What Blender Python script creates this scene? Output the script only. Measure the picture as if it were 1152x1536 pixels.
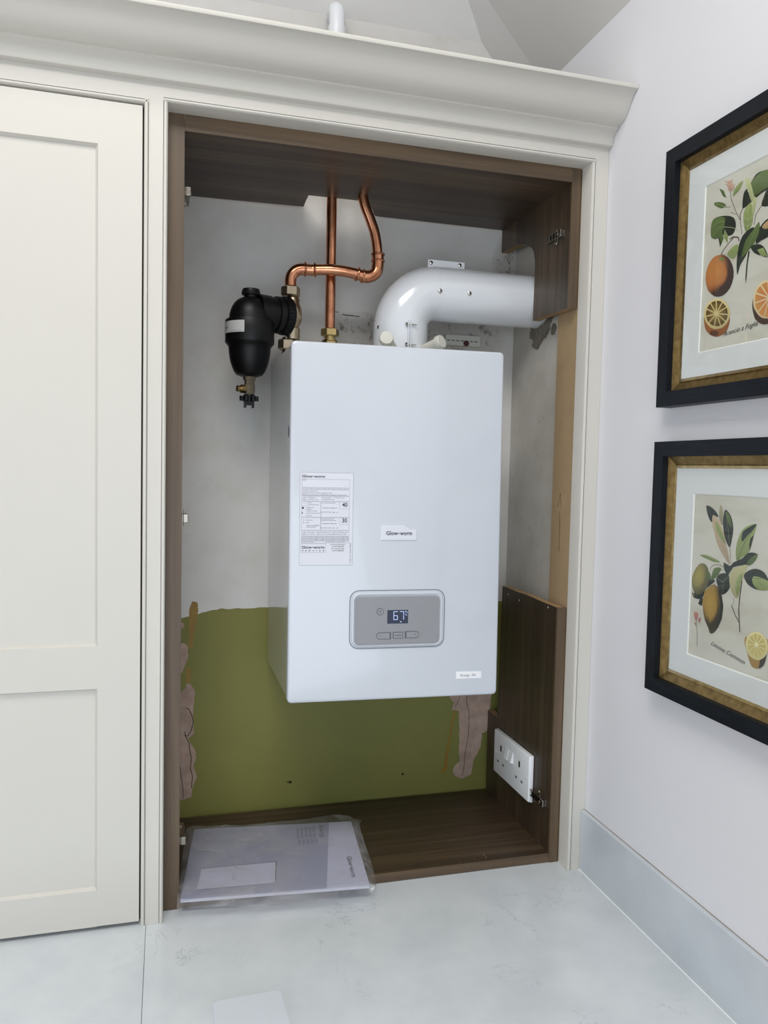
import bpy, bmesh, math, random
from mathutils import Vector, Matrix
random.seed(4)
for o in list(bpy.data.objects): bpy.data.objects.remove(o)
SC = bpy.context.scene
COL = SC.collection

# ------------------------------------------------------------------ camera
cam_data = bpy.data.cameras.new('camera')
cam = bpy.data.objects.new('camera', cam_data); COL.objects.link(cam)
cam_data.sensor_fit = 'VERTICAL'; cam_data.sensor_height = 36.0
cam_data.lens = 36.0 * 1172.2 / 1536.0
cam_data.clip_start = 0.02
R_ = Vector((0.96348246, -0.26686839, 0.02197278)); U_ = Vector((-0.00626624, 0.05956466, 0.99820478)); F_ = Vector((0.2676981, 0.96189049, -0.05571724))
cam.matrix_world = Matrix(((R_.x, U_.x, -F_.x, 0.0031), (R_.y, U_.y, -F_.y, -1.5064), (R_.z, U_.z, -F_.z, 0.8783), (0, 0, 0, 1)))
SC.camera = cam

# ------------------------------------------------------------------ daylight and exposure
def lin(c):
    if isinstance(c, str): c = [int(c[i:i+2], 16) / 255 for i in (0, 2, 4)]
    return tuple((x / 12.92 if x <= .04045 else ((x + .055) / 1.055) ** 2.4) for x in c)
world = bpy.data.worlds.new('overcast_sky'); SC.world = world; world.use_nodes = True
bg = world.node_tree.nodes['Background']; bg.inputs[0].default_value = (.80, .90, 1.0, 1); bg.inputs[1].default_value = .8
def area(name, loc, target, sx, sy, power, col):
    d = bpy.data.lights.new(name, 'AREA'); d.shape = 'RECTANGLE'; d.size = sx; d.size_y = sy; d.energy = power; d.color = col
    o = bpy.data.objects.new(name, d); COL.objects.link(o); o.location = loc
    o.rotation_euler = (Vector(target) - Vector(loc)).to_track_quat('-Z', 'Y').to_euler(); return o
area('garden_door_daylight', (-.35, -3.52, .30), (-.35, 0, .30), 2.3, 2.1, 35, (.79, .89, 1.0))
area('skylight_daylight', (-.15, -1.35, 2.57), (-.15, -1.35, 0), 1.1, 1.2, 42, (1.0, .965, .92))
area('side_window_daylight', (-2.53, -1.2, .75), (0, -1.2, .75), 1.5, 1.1, 17, (.93, .96, 1.0))
SC.view_settings.view_transform = 'Standard'; SC.view_settings.look = 'None'
SC.view_settings.exposure = -0.06; SC.view_settings.gamma = 1.0
SC.view_settings.use_curve_mapping = False

# ------------------------------------------------------------------ materials
def new_mat(name):
    m = bpy.data.materials.new(name); m.use_nodes = True
    return m, m.node_tree.nodes, m.node_tree.links, m.node_tree.nodes['Principled BSDF']
def coords(N, L, scale=(1, 1, 1)):
    tc = N.new('ShaderNodeTexCoord'); mp = N.new('ShaderNodeMapping'); mp.inputs['Scale'].default_value = scale
    # world position, so neighbouring pieces of one board or wall share their grain
    ge = N.new('ShaderNodeNewGeometry'); L.new(ge.outputs['Position'], mp.inputs[0]); N.remove(tc); return mp.outputs[0]
def noise(N, L, vec, scale, detail=3, rough=.5, dist=0):
    n = N.new('ShaderNodeTexNoise'); n.inputs['Scale'].default_value = scale; n.inputs['Detail'].default_value = detail
    n.inputs['Roughness'].default_value = rough; n.inputs['Distortion'].default_value = dist; L.new(vec, n.inputs['Vector']); return n.outputs[0]
def ramp(N, L, fac, stops, interp='LINEAR'):
    r = N.new('ShaderNodeValToRGB'); L.new(fac, r.inputs[0]); r.color_ramp.interpolation = interp
    el = r.color_ramp.elements
    while len(el) < len(stops): el.new(.5)
    for e, (p, c) in zip(el, stops):
        e.position = p; e.color = (*lin(c), 1) if isinstance(c, str) else (c, c, c, 1)
    return r.outputs[0]
def bump(N, L, h, bs, strength, dist=.001):
    b = N.new('ShaderNodeBump'); b.inputs['Strength'].default_value = strength; b.inputs['Distance'].default_value = dist
    L.new(h, b.inputs['Height']); L.new(b.outputs[0], bs.inputs['Normal'])
def mixc(N, L, f, a, b):
    m = N.new('ShaderNodeMix'); m.data_type = 'RGBA'
    for s, v in ((m.inputs[0], f), (m.inputs[6], a), (m.inputs[7], b)):
        if isinstance(v, str): s.default_value = (*lin(v), 1)
        elif isinstance(v, (int, float)): s.default_value = v
        else: L.new(v, s)
    return m.outputs[2]
def math_(N, L, op, a, b=None, clamp=False):
    m = N.new('ShaderNodeMath'); m.operation = op; m.use_clamp = clamp
    for s, v in zip(m.inputs, (a, b)):
        if v is None: continue
        if isinstance(v, (int, float)): s.default_value = v
        else: L.new(v, s)
    return m.outputs[0]
def plain(name, col, rough=.5, metal=0, var=.04, vscale=6, bmp=0, bscale=300, coat=0, spec=None):
    m, N, L, B = new_mat(name); v = coords(N, L)
    n = noise(N, L, v, vscale, 3)
    c = lin(col); d = [x * (1 - var * 2.2) for x in c]
    mx = N.new('ShaderNodeMix'); mx.data_type = 'RGBA'; L.new(n, mx.inputs[0]); mx.inputs[6].default_value = (*d, 1); mx.inputs[7].default_value = (*[min(1, x * (1 + var)) for x in c], 1)
    L.new(mx.outputs[2], B.inputs['Base Color']); B.inputs['Roughness'].default_value = rough; B.inputs['Metallic'].default_value = metal
    if coat: B.inputs['Coat Weight'].default_value = coat; B.inputs['Coat Roughness'].default_value = .06
    if spec is not None: B.inputs['Specular IOR Level'].default_value = spec
    if bmp: bump(N, L, noise(N, L, v, bscale, 2), B, bmp)
    return m
def wood(name, dark, mid, light, axis):
    m, N, L, B = new_mat(name)
    sc = [55, 55, 55]; sc['xyz'.index(axis)] = 1.6
    v = coords(N, L, sc); n1 = noise(N, L, v, 1.0, 5, .62, .6)
    sc2 = [9, 9, 9]; sc2['xyz'.index(axis)] = .8
    n2 = noise(N, L, coords(N, L, sc2), 1.0, 2, .5, .8)
    f = math_(N, L, 'ADD', math_(N, L, 'MULTIPLY', n1, .62), math_(N, L, 'MULTIPLY', n2, .38))
    L.new(ramp(N, L, f, [(.30, dark), (.5, mid), (.68, light)]), B.inputs['Base Color'])
    B.inputs['Roughness'].default_value = .42; bump(N, L, n1, B, .15, .0004); return m
M = {}
M['cream'] = plain('cream_paint', 'cecbc3', .42, var=.012, bmp=.06, bscale=160)
M['wall'] = plain('white_wall_paint', 'dddde1', .75, var=.015, vscale=3, bmp=.22, bscale=45)
M['ceiling'] = plain('ceiling_paint', 'dad8d5', .8, var=.03, vscale=4, bmp=.15, bscale=60)
M['wood_x'] = wood('walnut_grain_across', '281f17', '423528', '5f4e3c', 'x')
M['wood_z'] = wood('walnut_grain_upright', '261d16', '403427', '5e4d3b', 'z')
M['edge_x'] = wood('walnut_edging_across', '483a2b', '5f4d3a', '79644c', 'x')
M['edge_z'] = wood('walnut_edging_upright', '483a2b', '5d4c3a', '75624c', 'z')
M['chip'] = plain('raw_chipboard', 'a98a62', .9, var=.22, vscale=260, bmp=.6, bscale=500)
M['mdf'] = plain('raw_mdf', 'a38b69', .85, var=.06, vscale=30, bmp=.1)
M['floor'] = wood('oak_floor', '8d7457', 'a08565', 'b39a79', 'y')
M['base'] = plain('base_unit_paint', 'd5d3cb', .45)
M['white_gloss'] = plain('white_enamel', 'c9ced6', .22, var=.006, coat=.5)
M['casing'] = plain('boiler_side_enamel', 'c2c6c9', .12, var=.01, coat=.8)
M['plastic_white'] = plain('white_plastic', 'eceef1', .3, var=.01)
M['flue'] = plain('flue_white_enamel', 'dfe3e8', .2, var=.01, coat=.6)
M['gasket'] = plain('seam_dark_grey', '6c7078', .5)
M['panel_grey'] = plain('control_panel_grey', '8b8d91', .16, var=.01, coat=.7)
M['panel_rim'] = plain('control_rim_silver', 'c3cad3', .28, var=.01)
M['print_ink'] = plain('printed_black_ink', '23262e', .7)
M['grey_ink'] = plain('printed_grey_ink', '6b6e76', .7)
M['label'] = plain('paper_label', 'd9dbe4', .6, var=.01)
M['screen'] = plain('display_dark_glass', '1b2740', .12, coat=.5)
M['black'] = plain('black_plastic', '08090b', .42, var=.1, vscale=40, spec=.28)
M['silver_label'] = plain('silver_label', 'b8b8b6', .4)
M['nickel'] = plain('nickel_plated_brass', 'b3a58e', .28, metal=1, var=.1, vscale=60)
M['tray'] = plain('tray_plastic', 'cfd5dc', .35, var=.01)
M['button_edge'] = plain('button_outline', '4b4e56', .5)
M['plate'] = plain('hinge_nickel', '9b948a', .25, metal=1, var=.1)
M['steel'] = plain('bright_steel', 'c9c7c2', .2, metal=1, var=.05)
M['brass'] = plain('brass', 'c0aa76', .24, metal=1, var=.1, vscale=80)
M['cap'] = plain('ivory_plastic', 'cfcec4', .5)
M['frame_black'] = None; M['gold'] = None
M['mat_board'] = plain('white_mat_board', 'dfe0e1', .85, var=.01)
M['bevel'] = plain('mat_bevel', 'efefec', .8, var=.01)
M['paint_yellow'] = plain('ochre_paint_drip', '917121', .5, var=.15, vscale=40)
M['hole'] = plain('dark_hole', '15110f', .9)
M['sealant'] = plain('old_sealant', 'a59c92', .7, var=.2, vscale=40)
def m_plaster():
    m, N, L, B = new_mat('bare_pink_plaster'); v = coords(N, L)
    L.new(ramp(N, L, noise(N, L, v, 28, 5, .6), [(.3, '9a8376'), (.6, 'b59d8e'), (.8, 'c2aea0')]), B.inputs['Base Color'])
    B.inputs['Roughness'].default_value = .9; bump(N, L, noise(N, L, v, 60, 4), B, .5, .002); return m
M['plaster'] = m_plaster()
def m_copper():
    m, N, L, B = new_mat('copper_pipe'); v = coords(N, L)
    L.new(ramp(N, L, noise(N, L, v, 30, 4, .6), [(.3, 'b87a5a'), (.55, 'd69876'), (.8, 'e3ae91')]), B.inputs['Base Color'])
    B.inputs['Metallic'].default_value = 1; B.inputs['Roughness'].default_value = .22; return m
M['copper'] = m_copper()
def m_grained(name, a, b, rough, metal, axis_scale):
    m, N, L, B = new_mat(name); n = noise(N, L, coords(N, L, axis_scale), 1, 4, .6)
    L.new(ramp(N, L, n, [(.3, a), (.7, b)]), B.inputs['Base Color']); B.inputs['Roughness'].default_value = rough; B.inputs['Metallic'].default_value = metal
    bump(N, L, n, B, .35, .0006); return m
M['frame_h'] = m_grained('black_stained_frame_along', '0a0d12', '171c24', .45, 0, (300, 20, 300))
M['frame_v'] = m_grained('black_stained_frame_upright', '0a0d12', '171c24', .45, 0, (300, 300, 20))
for k_ in ('frame_h', 'frame_v'): M[k_].node_tree.nodes['Principled BSDF'].inputs['Specular IOR Level'].default_value = .22
M['gold'] = m_grained('antique_gold', '77613a', '9d8554', .38, .75, (80, 80, 80))
M['gold_bright'] = m_grained('bright_gold_lip', 'b0905a', 'd9bd84', .25, .9, (80, 80, 80))
def m_quartz(name, base, veinc):
    m, N, L, B = new_mat(name); v = coords(N, L)
    n = noise(N, L, v, 5.5, 6, .62, 1.6)
    d = math_(N, L, 'ABSOLUTE', math_(N, L, 'SUBTRACT', n, .5))
    vein = ramp(N, L, d, [(0, .7), (.003, .4), (.012, 0.0)])
    patch = ramp(N, L, noise(N, L, v, 4.2, 2), [(.56, 0.0), (.68, .8)])
    f = math_(N, L, 'MULTIPLY', vein, patch)
    cloud = ramp(N, L, noise(N, L, v, 7, 4, .6), [(.35, base[0]), (.7, base[1])])
    L.new(mixc(N, L, f, cloud, veinc), B.inputs['Base Color']); B.inputs['Roughness'].default_value = .16; B.inputs['Specular IOR Level'].default_value = .55; return m
M['quartz'] = m_quartz('white_veined_quartz', ('cad0d4', 'd6dbde'), '8f979f')
M['quartz_up'] = m_quartz('white_veined_quartz_upstand', ('c0c6cc', 'c9cfd4'), '9aa2aa')
def m_backwall():
    m, N, L, B = new_mat('unfinished_wall_behind_boiler'); v = coords(N, L)
    ge = N.new('ShaderNodeNewGeometry'); sp = N.new('ShaderNodeSeparateXYZ'); L.new(ge.outputs['Position'], sp.inputs[0])
    X, Z = sp.outputs[0], sp.outputs[2]
    white = ramp(N, L, noise(N, L, v, 5, 6, .65), [(.3, 'c6c2bb'), (.5, 'd2cfca'), (.75, 'd8d7d5')])
    sm = ramp(N, L, noise(N, L, v, 34, 8, .75, .5), [(.53, 0.0), (.64, 1.0)])
    # grubby patch beside the copper pipe, an area of the wall with a shape of its own
    def blob(cx, cz, rx, rz):
        a = math_(N, L, 'POWER', math_(N, L, 'DIVIDE', math_(N, L, 'SUBTRACT', X, cx), rx), 2)
        b = math_(N, L, 'POWER', math_(N, L, 'DIVIDE', math_(N, L, 'SUBTRACT', Z, cz), rz), 2)
        return math_(N, L, 'SUBTRACT', 1, math_(N, L, 'ADD', a, b), True)
    g = math_(N, L, 'MULTIPLY', math_(N, L, 'MAXIMUM', blob(.46, 1.21, .09, .06), math_(N, L, 'MAXIMUM', blob(.74, 1.22, .12, .06), blob(.86, 1.42, .05, .08))), 1.6, True)
    white = mixc(N, L, math_(N, L, 'MULTIPLY', math_(N, L, 'MULTIPLY', sm, g), 1.0), white, '5d574f')
    grim = mixc(N, L, math_(N, L, 'MULTIPLY', g, .35), white, '8f897d')
    edge = math_(N, L, 'ADD', .509, math_(N, L, 'MULTIPLY', math_(N, L, 'MINIMUM', math_(N, L, 'MAXIMUM', math_(N, L, 'SUBTRACT', X, .03), 0), .1), .21))
    edge = math_(N, L, 'ADD', edge, math_(N, L, 'MULTIPLY', math_(N, L, 'SUBTRACT', noise(N, L, v, 22, 4), .5), .018))
    isg = math_(N, L, 'MULTIPLY', math_(N, L, 'GREATER_THAN', edge, Z), math_(N, L, 'GREATER_THAN', X, -.6))
    green = ramp(N, L, noise(N, L, v, 3.2, 3), [(.3, '727436'), (.7, '7f7c3c')])
    L.new(mixc(N, L, isg, grim, green), B.inputs['Base Color'])
    B.inputs['Roughness'].default_value = .62
    bump(N, L, math_(N, L, 'ADD', noise(N, L, v, 9, 4), math_(N, L, 'MULTIPLY', noise(N, L, v, 90, 3), .15)), B, .30, .006); return m
M['back'] = m_backwall()
def m_side():
    m, N, L, B = new_mat('scuffed_side_wall_plaster'); v = coords(N, L)
    white = ramp(N, L, noise(N, L, v, 8, 6, .65), [(.3, 'b8b3a9'), (.55, 'c6c2ba'), (.75, 'cecbc6')])
    sp = ramp(N, L, noise(N, L, v, 26, 8, .75, .6), [(.63, 0.0), (.70, .6)])
    L.new(mixc(N, L, sp, white, '76705f'), B.inputs['Base Color']); B.inputs['Roughness'].default_value = .8
    bump(N, L, noise(N, L, v, 14, 5), B, .4, .005); return m
M['side'] = m_side()
def m_clear(name, tint, gl_rough, milk=0.0, milkcol='cfd2da', ior=1.45):
    m, N, L, B = new_mat(name); N.remove(B); out = N['Material Output']
    tr = N.new('ShaderNodeBsdfTransparent'); tr.inputs[0].default_value = (*tint, 1)
    gl = N.new('ShaderNodeBsdfGlossy'); gl.inputs['Roughness'].default_value = gl_rough
    lw = N.new('ShaderNodeLayerWeight'); lw.inputs[0].default_value = .5
    fr = math_(N, L, 'ADD', math_(N, L, 'MULTIPLY', math_(N, L, 'POWER', lw.outputs['Facing'], 5), .9), .035)
    mx = N.new('ShaderNodeMixShader'); L.new(fr, mx.inputs[0]); L.new(tr.outputs[0], mx.inputs[1]); L.new(gl.outputs[0], mx.inputs[2])
    last = mx.outputs[0]
    if milk:
        v = coords(N, L); df = N.new('ShaderNodeBsdfDiffuse'); df.inputs[0].default_value = (*lin(milkcol), 1)
        m2 = N.new('ShaderNodeMixShader'); f = ramp(N, L, noise(N, L, v, 14, 3, .5, .8), [(.35, milk * .35), (.7, milk * 1.5)])
        L.new(f, m2.inputs[0]); L.new(last, m2.inputs[1]); L.new(df.outputs[0], m2.inputs[2]); last = m2.outputs[0]
    L.new(last, out.inputs[0]); return m
M['glass'] = m_clear('picture_glass', (.97, .98, .975), .02)
M['window_glass'] = m_clear('window_glass', (.95, .97, .96), .01)
M['sleeve'] = m_clear('clear_polythene', (.93, .93, .94), .10, .27, 'c9c9cc')
def m_art(name):
    m, N, L, B = new_mat(name); a = N.new('ShaderNodeAttribute'); a.attribute_name = 'Col'
    L.new(a.outputs['Color'], B.inputs['Base Color']); B.inputs['Roughness'].default_value = .8; return m
M['art'] = m_art('botanical_print_inks')
def m_paper():
    m, N, L, B = new_mat('aged_cream_paper')
    n = noise(N, L, coords(N, L, (6, 6, 22)), 1, 5, .6)
    L.new(ramp(N, L, n, [(.3, 'c2bcae'), (.5, 'd0ccc0'), (.72, 'd6d3ca')]), B.inputs['Base Color']); B.inputs['Roughness'].default_value = .85; return m
M['paper'] = m_paper()
M['booklet'] = plain('booklet_cover_white', 'd0d1e8', .55, var=.01)
M['booklet_grey'] = plain('booklet_cover_grey', 'a5a7c0', .55, var=.01)
m, N, L, B = new_mat('lit_display_digits'); B.inputs['Emission Color'].default_value = (.55, .65, 1, 1); B.inputs['Emission Strength'].default_value = .45; B.inputs['Base Color'].default_value = (.4, .5, .8, 1); M['lit'] = m

# ------------------------------------------------------------------ mesh helpers
ORG = {}
def finish(o, label=None, cat=None, group=None, kind=None):
    if label: o['label'] = label
    if cat: o['category'] = cat
    if group: o['group'] = group
    if kind: o['kind'] = kind
    return o
def thing(name, loc, label, cat, group=None):
    o = bpy.data.objects.new(name, None); COL.objects.link(o); o.location = loc; o.empty_display_size = .05
    ORG[o] = Vector(loc); return finish(o, label, cat, group)
def build(name, bm, mat, parent=None, smooth=False, label=None, cat=None, group=None, kind=None, keep=False):
    bmesh.ops.recalc_face_normals(bm, faces=bm.faces)
    if parent is not None: org = ORG[parent]
    else:
        xs = [v.co for v in bm.verts]
        org = Vector(((min(c.x for c in xs) + max(c.x for c in xs)) / 2, (min(c.y for c in xs) + max(c.y for c in xs)) / 2, min(c.z for c in xs)))
        if keep: org = Vector((0, 0, 0))
    bmesh.ops.translate(bm, verts=bm.verts, vec=-org)
    me = bpy.data.meshes.new(name); bm.to_mesh(me); bm.free()
    for mt in (mat if isinstance(mat, (list, tuple)) else [mat]): me.materials.append(mt)
    if smooth:
        for p in me.polygons: p.use_smooth = True
        me.set_sharp_from_angle(angle=math.radians(38))
    o = bpy.data.objects.new(name, me); COL.objects.link(o); ORG[o] = org
    if parent is not None: o.parent = parent
    else: o.location = org
    return finish(o, label, cat, group, kind)
def nb(): return bmesh.new()
def box(bm, x0, x1, y0, y1, z0, z1, bev=0, seg=2):
    r = bmesh.ops.create_cube(bm, size=1)
    vs = r['verts']
    for v in vs: v.co = Vector((x0 + (v.co.x + .5) * (x1 - x0), y0 + (v.co.y + .5) * (y1 - y0), z0 + (v.co.z + .5) * (z1 - z0)))
    if bev:
        es = {e for v in vs for e in v.link_edges}
        bmesh.ops.bevel(bm, geom=list(es), offset=bev, segments=seg, affect='EDGES', profile=.5)
    return bm
def prism(bm, pts, fn, a, b, mi=0, cap_mi=None):
    """extrude outline pts (2-D) between depths a and b; fn(u, v, w) gives the place"""
    A = [bm.verts.new(fn(u, v, a)) for u, v in pts]; Bv = [bm.verts.new(fn(u, v, b)) for u, v in pts]
    n = len(pts); f1 = bm.faces.new(A[::-1]); f2 = bm.faces.new(Bv); fs = [f1, f2]
    for i in range(n):
        f = bm.faces.new((A[i], A[(i + 1) % n], Bv[(i + 1) % n], Bv[i])); f.material_index = cap_mi if cap_mi is not None else mi
    for f in fs: f.material_index = mi
    return bm
def yz(x): return lambda u, v, w: Vector((w, u, v))
XZ = lambda u, v, w: Vector((u, w, v))
XY = lambda u, v, w: Vector((u, v, w))
YZ = lambda u, v, w: Vector((w, u, v))
def rrect(x0, x1, y0, y1, r, n=6):
    p = []
    for cx, cy, a0 in ((x1 - r, y1 - r, 0), (x0 + r, y1 - r, 90), (x0 + r, y0 + r, 180), (x1 - r, y0 + r, 270)):
        for i in range(n + 1):
            a = math.radians(a0 + 90 * i / n); p.append((cx + r * math.cos(a), cy + r * math.sin(a)))
    return p
def frame_axes(d):
    d = d.normalized(); a = Vector((0, 0, 1)) if abs(d.z) < .9 else Vector((0, 1, 0))
    s = d.cross(a).normalized(); return s, s.cross(d).normalized()
def spline(pts, n=8):
    P = [Vector(p) for p in pts]; P = [P[0] * 2 - P[1]] + P + [P[-1] * 2 - P[-2]]; out = []
    for i in range(1, len(P) - 2):
        for k in range(n):
            t = k / n; p0, p1, p2, p3 = P[i - 1:i + 3]
            out.append(.5 * ((2 * p1) + (p2 - p0) * t + (2 * p0 - 5 * p1 + 4 * p2 - p3) * t * t + (3 * p1 - p0 - 3 * p2 + p3) * t ** 3))
    out.append(P[-2]); return out
def tube(bm, path, r, seg=16, caps=True):
    path = [Vector(p) for p in path]; rings = []; rs = r if isinstance(r, (list, tuple)) else [r] * len(path)
    s = None
    for i, p in enumerate(path):
        d = (path[min(i + 1, len(path) - 1)] - path[max(i - 1, 0)]).normalized()
        if s is None: s, t = frame_axes(d)
        else: s = (s - d * s.dot(d)).normalized(); t = s.cross(d).normalized()
        rings.append([bm.verts.new(p + (s * math.cos(2 * math.pi * k / seg) + t * math.sin(2 * math.pi * k / seg)) * rs[i]) for k in range(seg)])
    for a, b in zip(rings, rings[1:]):
        for k in range(seg): bm.faces.new((a[k], a[(k + 1) % seg], b[(k + 1) % seg], b[k]))
    if caps: bm.faces.new(rings[0][::-1]); bm.faces.new(rings[-1])
    return bm
def lathe(bm, prof, c, axis=(0, 0, 1), seg=32):
    """prof: (distance along axis, radius)"""
    ax = Vector(axis).normalized(); s, t = frame_axes(ax); c = Vector(c); rings = []
    for h, r in prof:
        if r < 1e-5: rings.append([bm.verts.new(c + ax * h)])
        else: rings.append([bm.verts.new(c + ax * h + (s * math.cos(2 * math.pi * k / seg) + t * math.sin(2 * math.pi * k / seg)) * r) for k in range(seg)])
    for a, b in zip(rings, rings[1:]):
        for k in range(seg):
            q = [a[k % len(a)], a[(k + 1) % len(a)], b[(k + 1) % len(b)], b[k % len(b)]]
            u = []
            for v in q:
                if v not in u: u.append(v)
            if len(u) > 2: bm.faces.new(u)
    if len(rings[0]) > 1: bm.faces.new(rings[0][::-1])
    if len(rings[-1]) > 1: bm.faces.new(rings[-1])
    return bm
def hexnut(bm, c, axis, r, h): return lathe(bm, [(0, r * .88), (h * .12, r), (h * .88, r), (h, r * .88)], c, axis, 6)
def cyl(bm, c, axis, r, h, seg=20): return lathe(bm, [(0, r), (h, r)], c, axis, seg)
def write(bm, s, fn, u, v, height=None, width=None, shear=0, bold=0, w=0, spacing=1, mi=0):
    """flat lettering: fn(u, v, w) maps into the scene; (u, v) is the left end of the base line"""
    cu = bpy.data.curves.new('t', 'FONT'); cu.body = s; cu.size = 1; cu.resolution_u = 2; cu.shear = shear; cu.offset = bold; cu.space_character = spacing
    ob = bpy.data.objects.new('t', cu); me = bpy.data.meshes.new_from_object(ob)
    xs = [q.co.x for q in me.vertices]; ys = [q.co.y for q in me.vertices]
    if not xs: return bm
    sy = (height / .69) if height else None      # height = cap height
    sx = (width / (max(xs) - min(xs))) if width else sy
    if sy is None: sy = sx
    x0 = min(xs)
    vs = [bm.verts.new(fn(u + (q.co.x - x0) * sx, v + q.co.y * sy, w)) for q in me.vertices]
    for p in me.polygons:
        try: f = bm.faces.new([vs[i] for i in p.vertices]); f.material_index = mi
        except ValueError: pass
    bpy.data.objects.remove(ob); bpy.data.curves.remove(cu); bpy.data.meshes.remove(me)
    return bm
def quad(bm, pts, fn, w=0, mi=0):
    f = bm.faces.new([bm.verts.new(fn(a, b, w)) for a, b in pts]); f.material_index = mi; return bm
def rect(bm, u0, u1, v0, v1, fn, w=0, mi=0): return quad(bm, [(u0, v0), (u1, v0), (u1, v1), (u0, v1)], fn, w, mi)
def outline(bm, u0, u1, v0, v1, t, fn, w=0):
    for a in ((u0, u1, v0, v0 + t), (u0, u1, v1 - t, v1), (u0, u0 + t, v0, v1), (u1 - t, u1, v0, v1)): rect(bm, *a, fn, w)
    return bm
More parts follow.
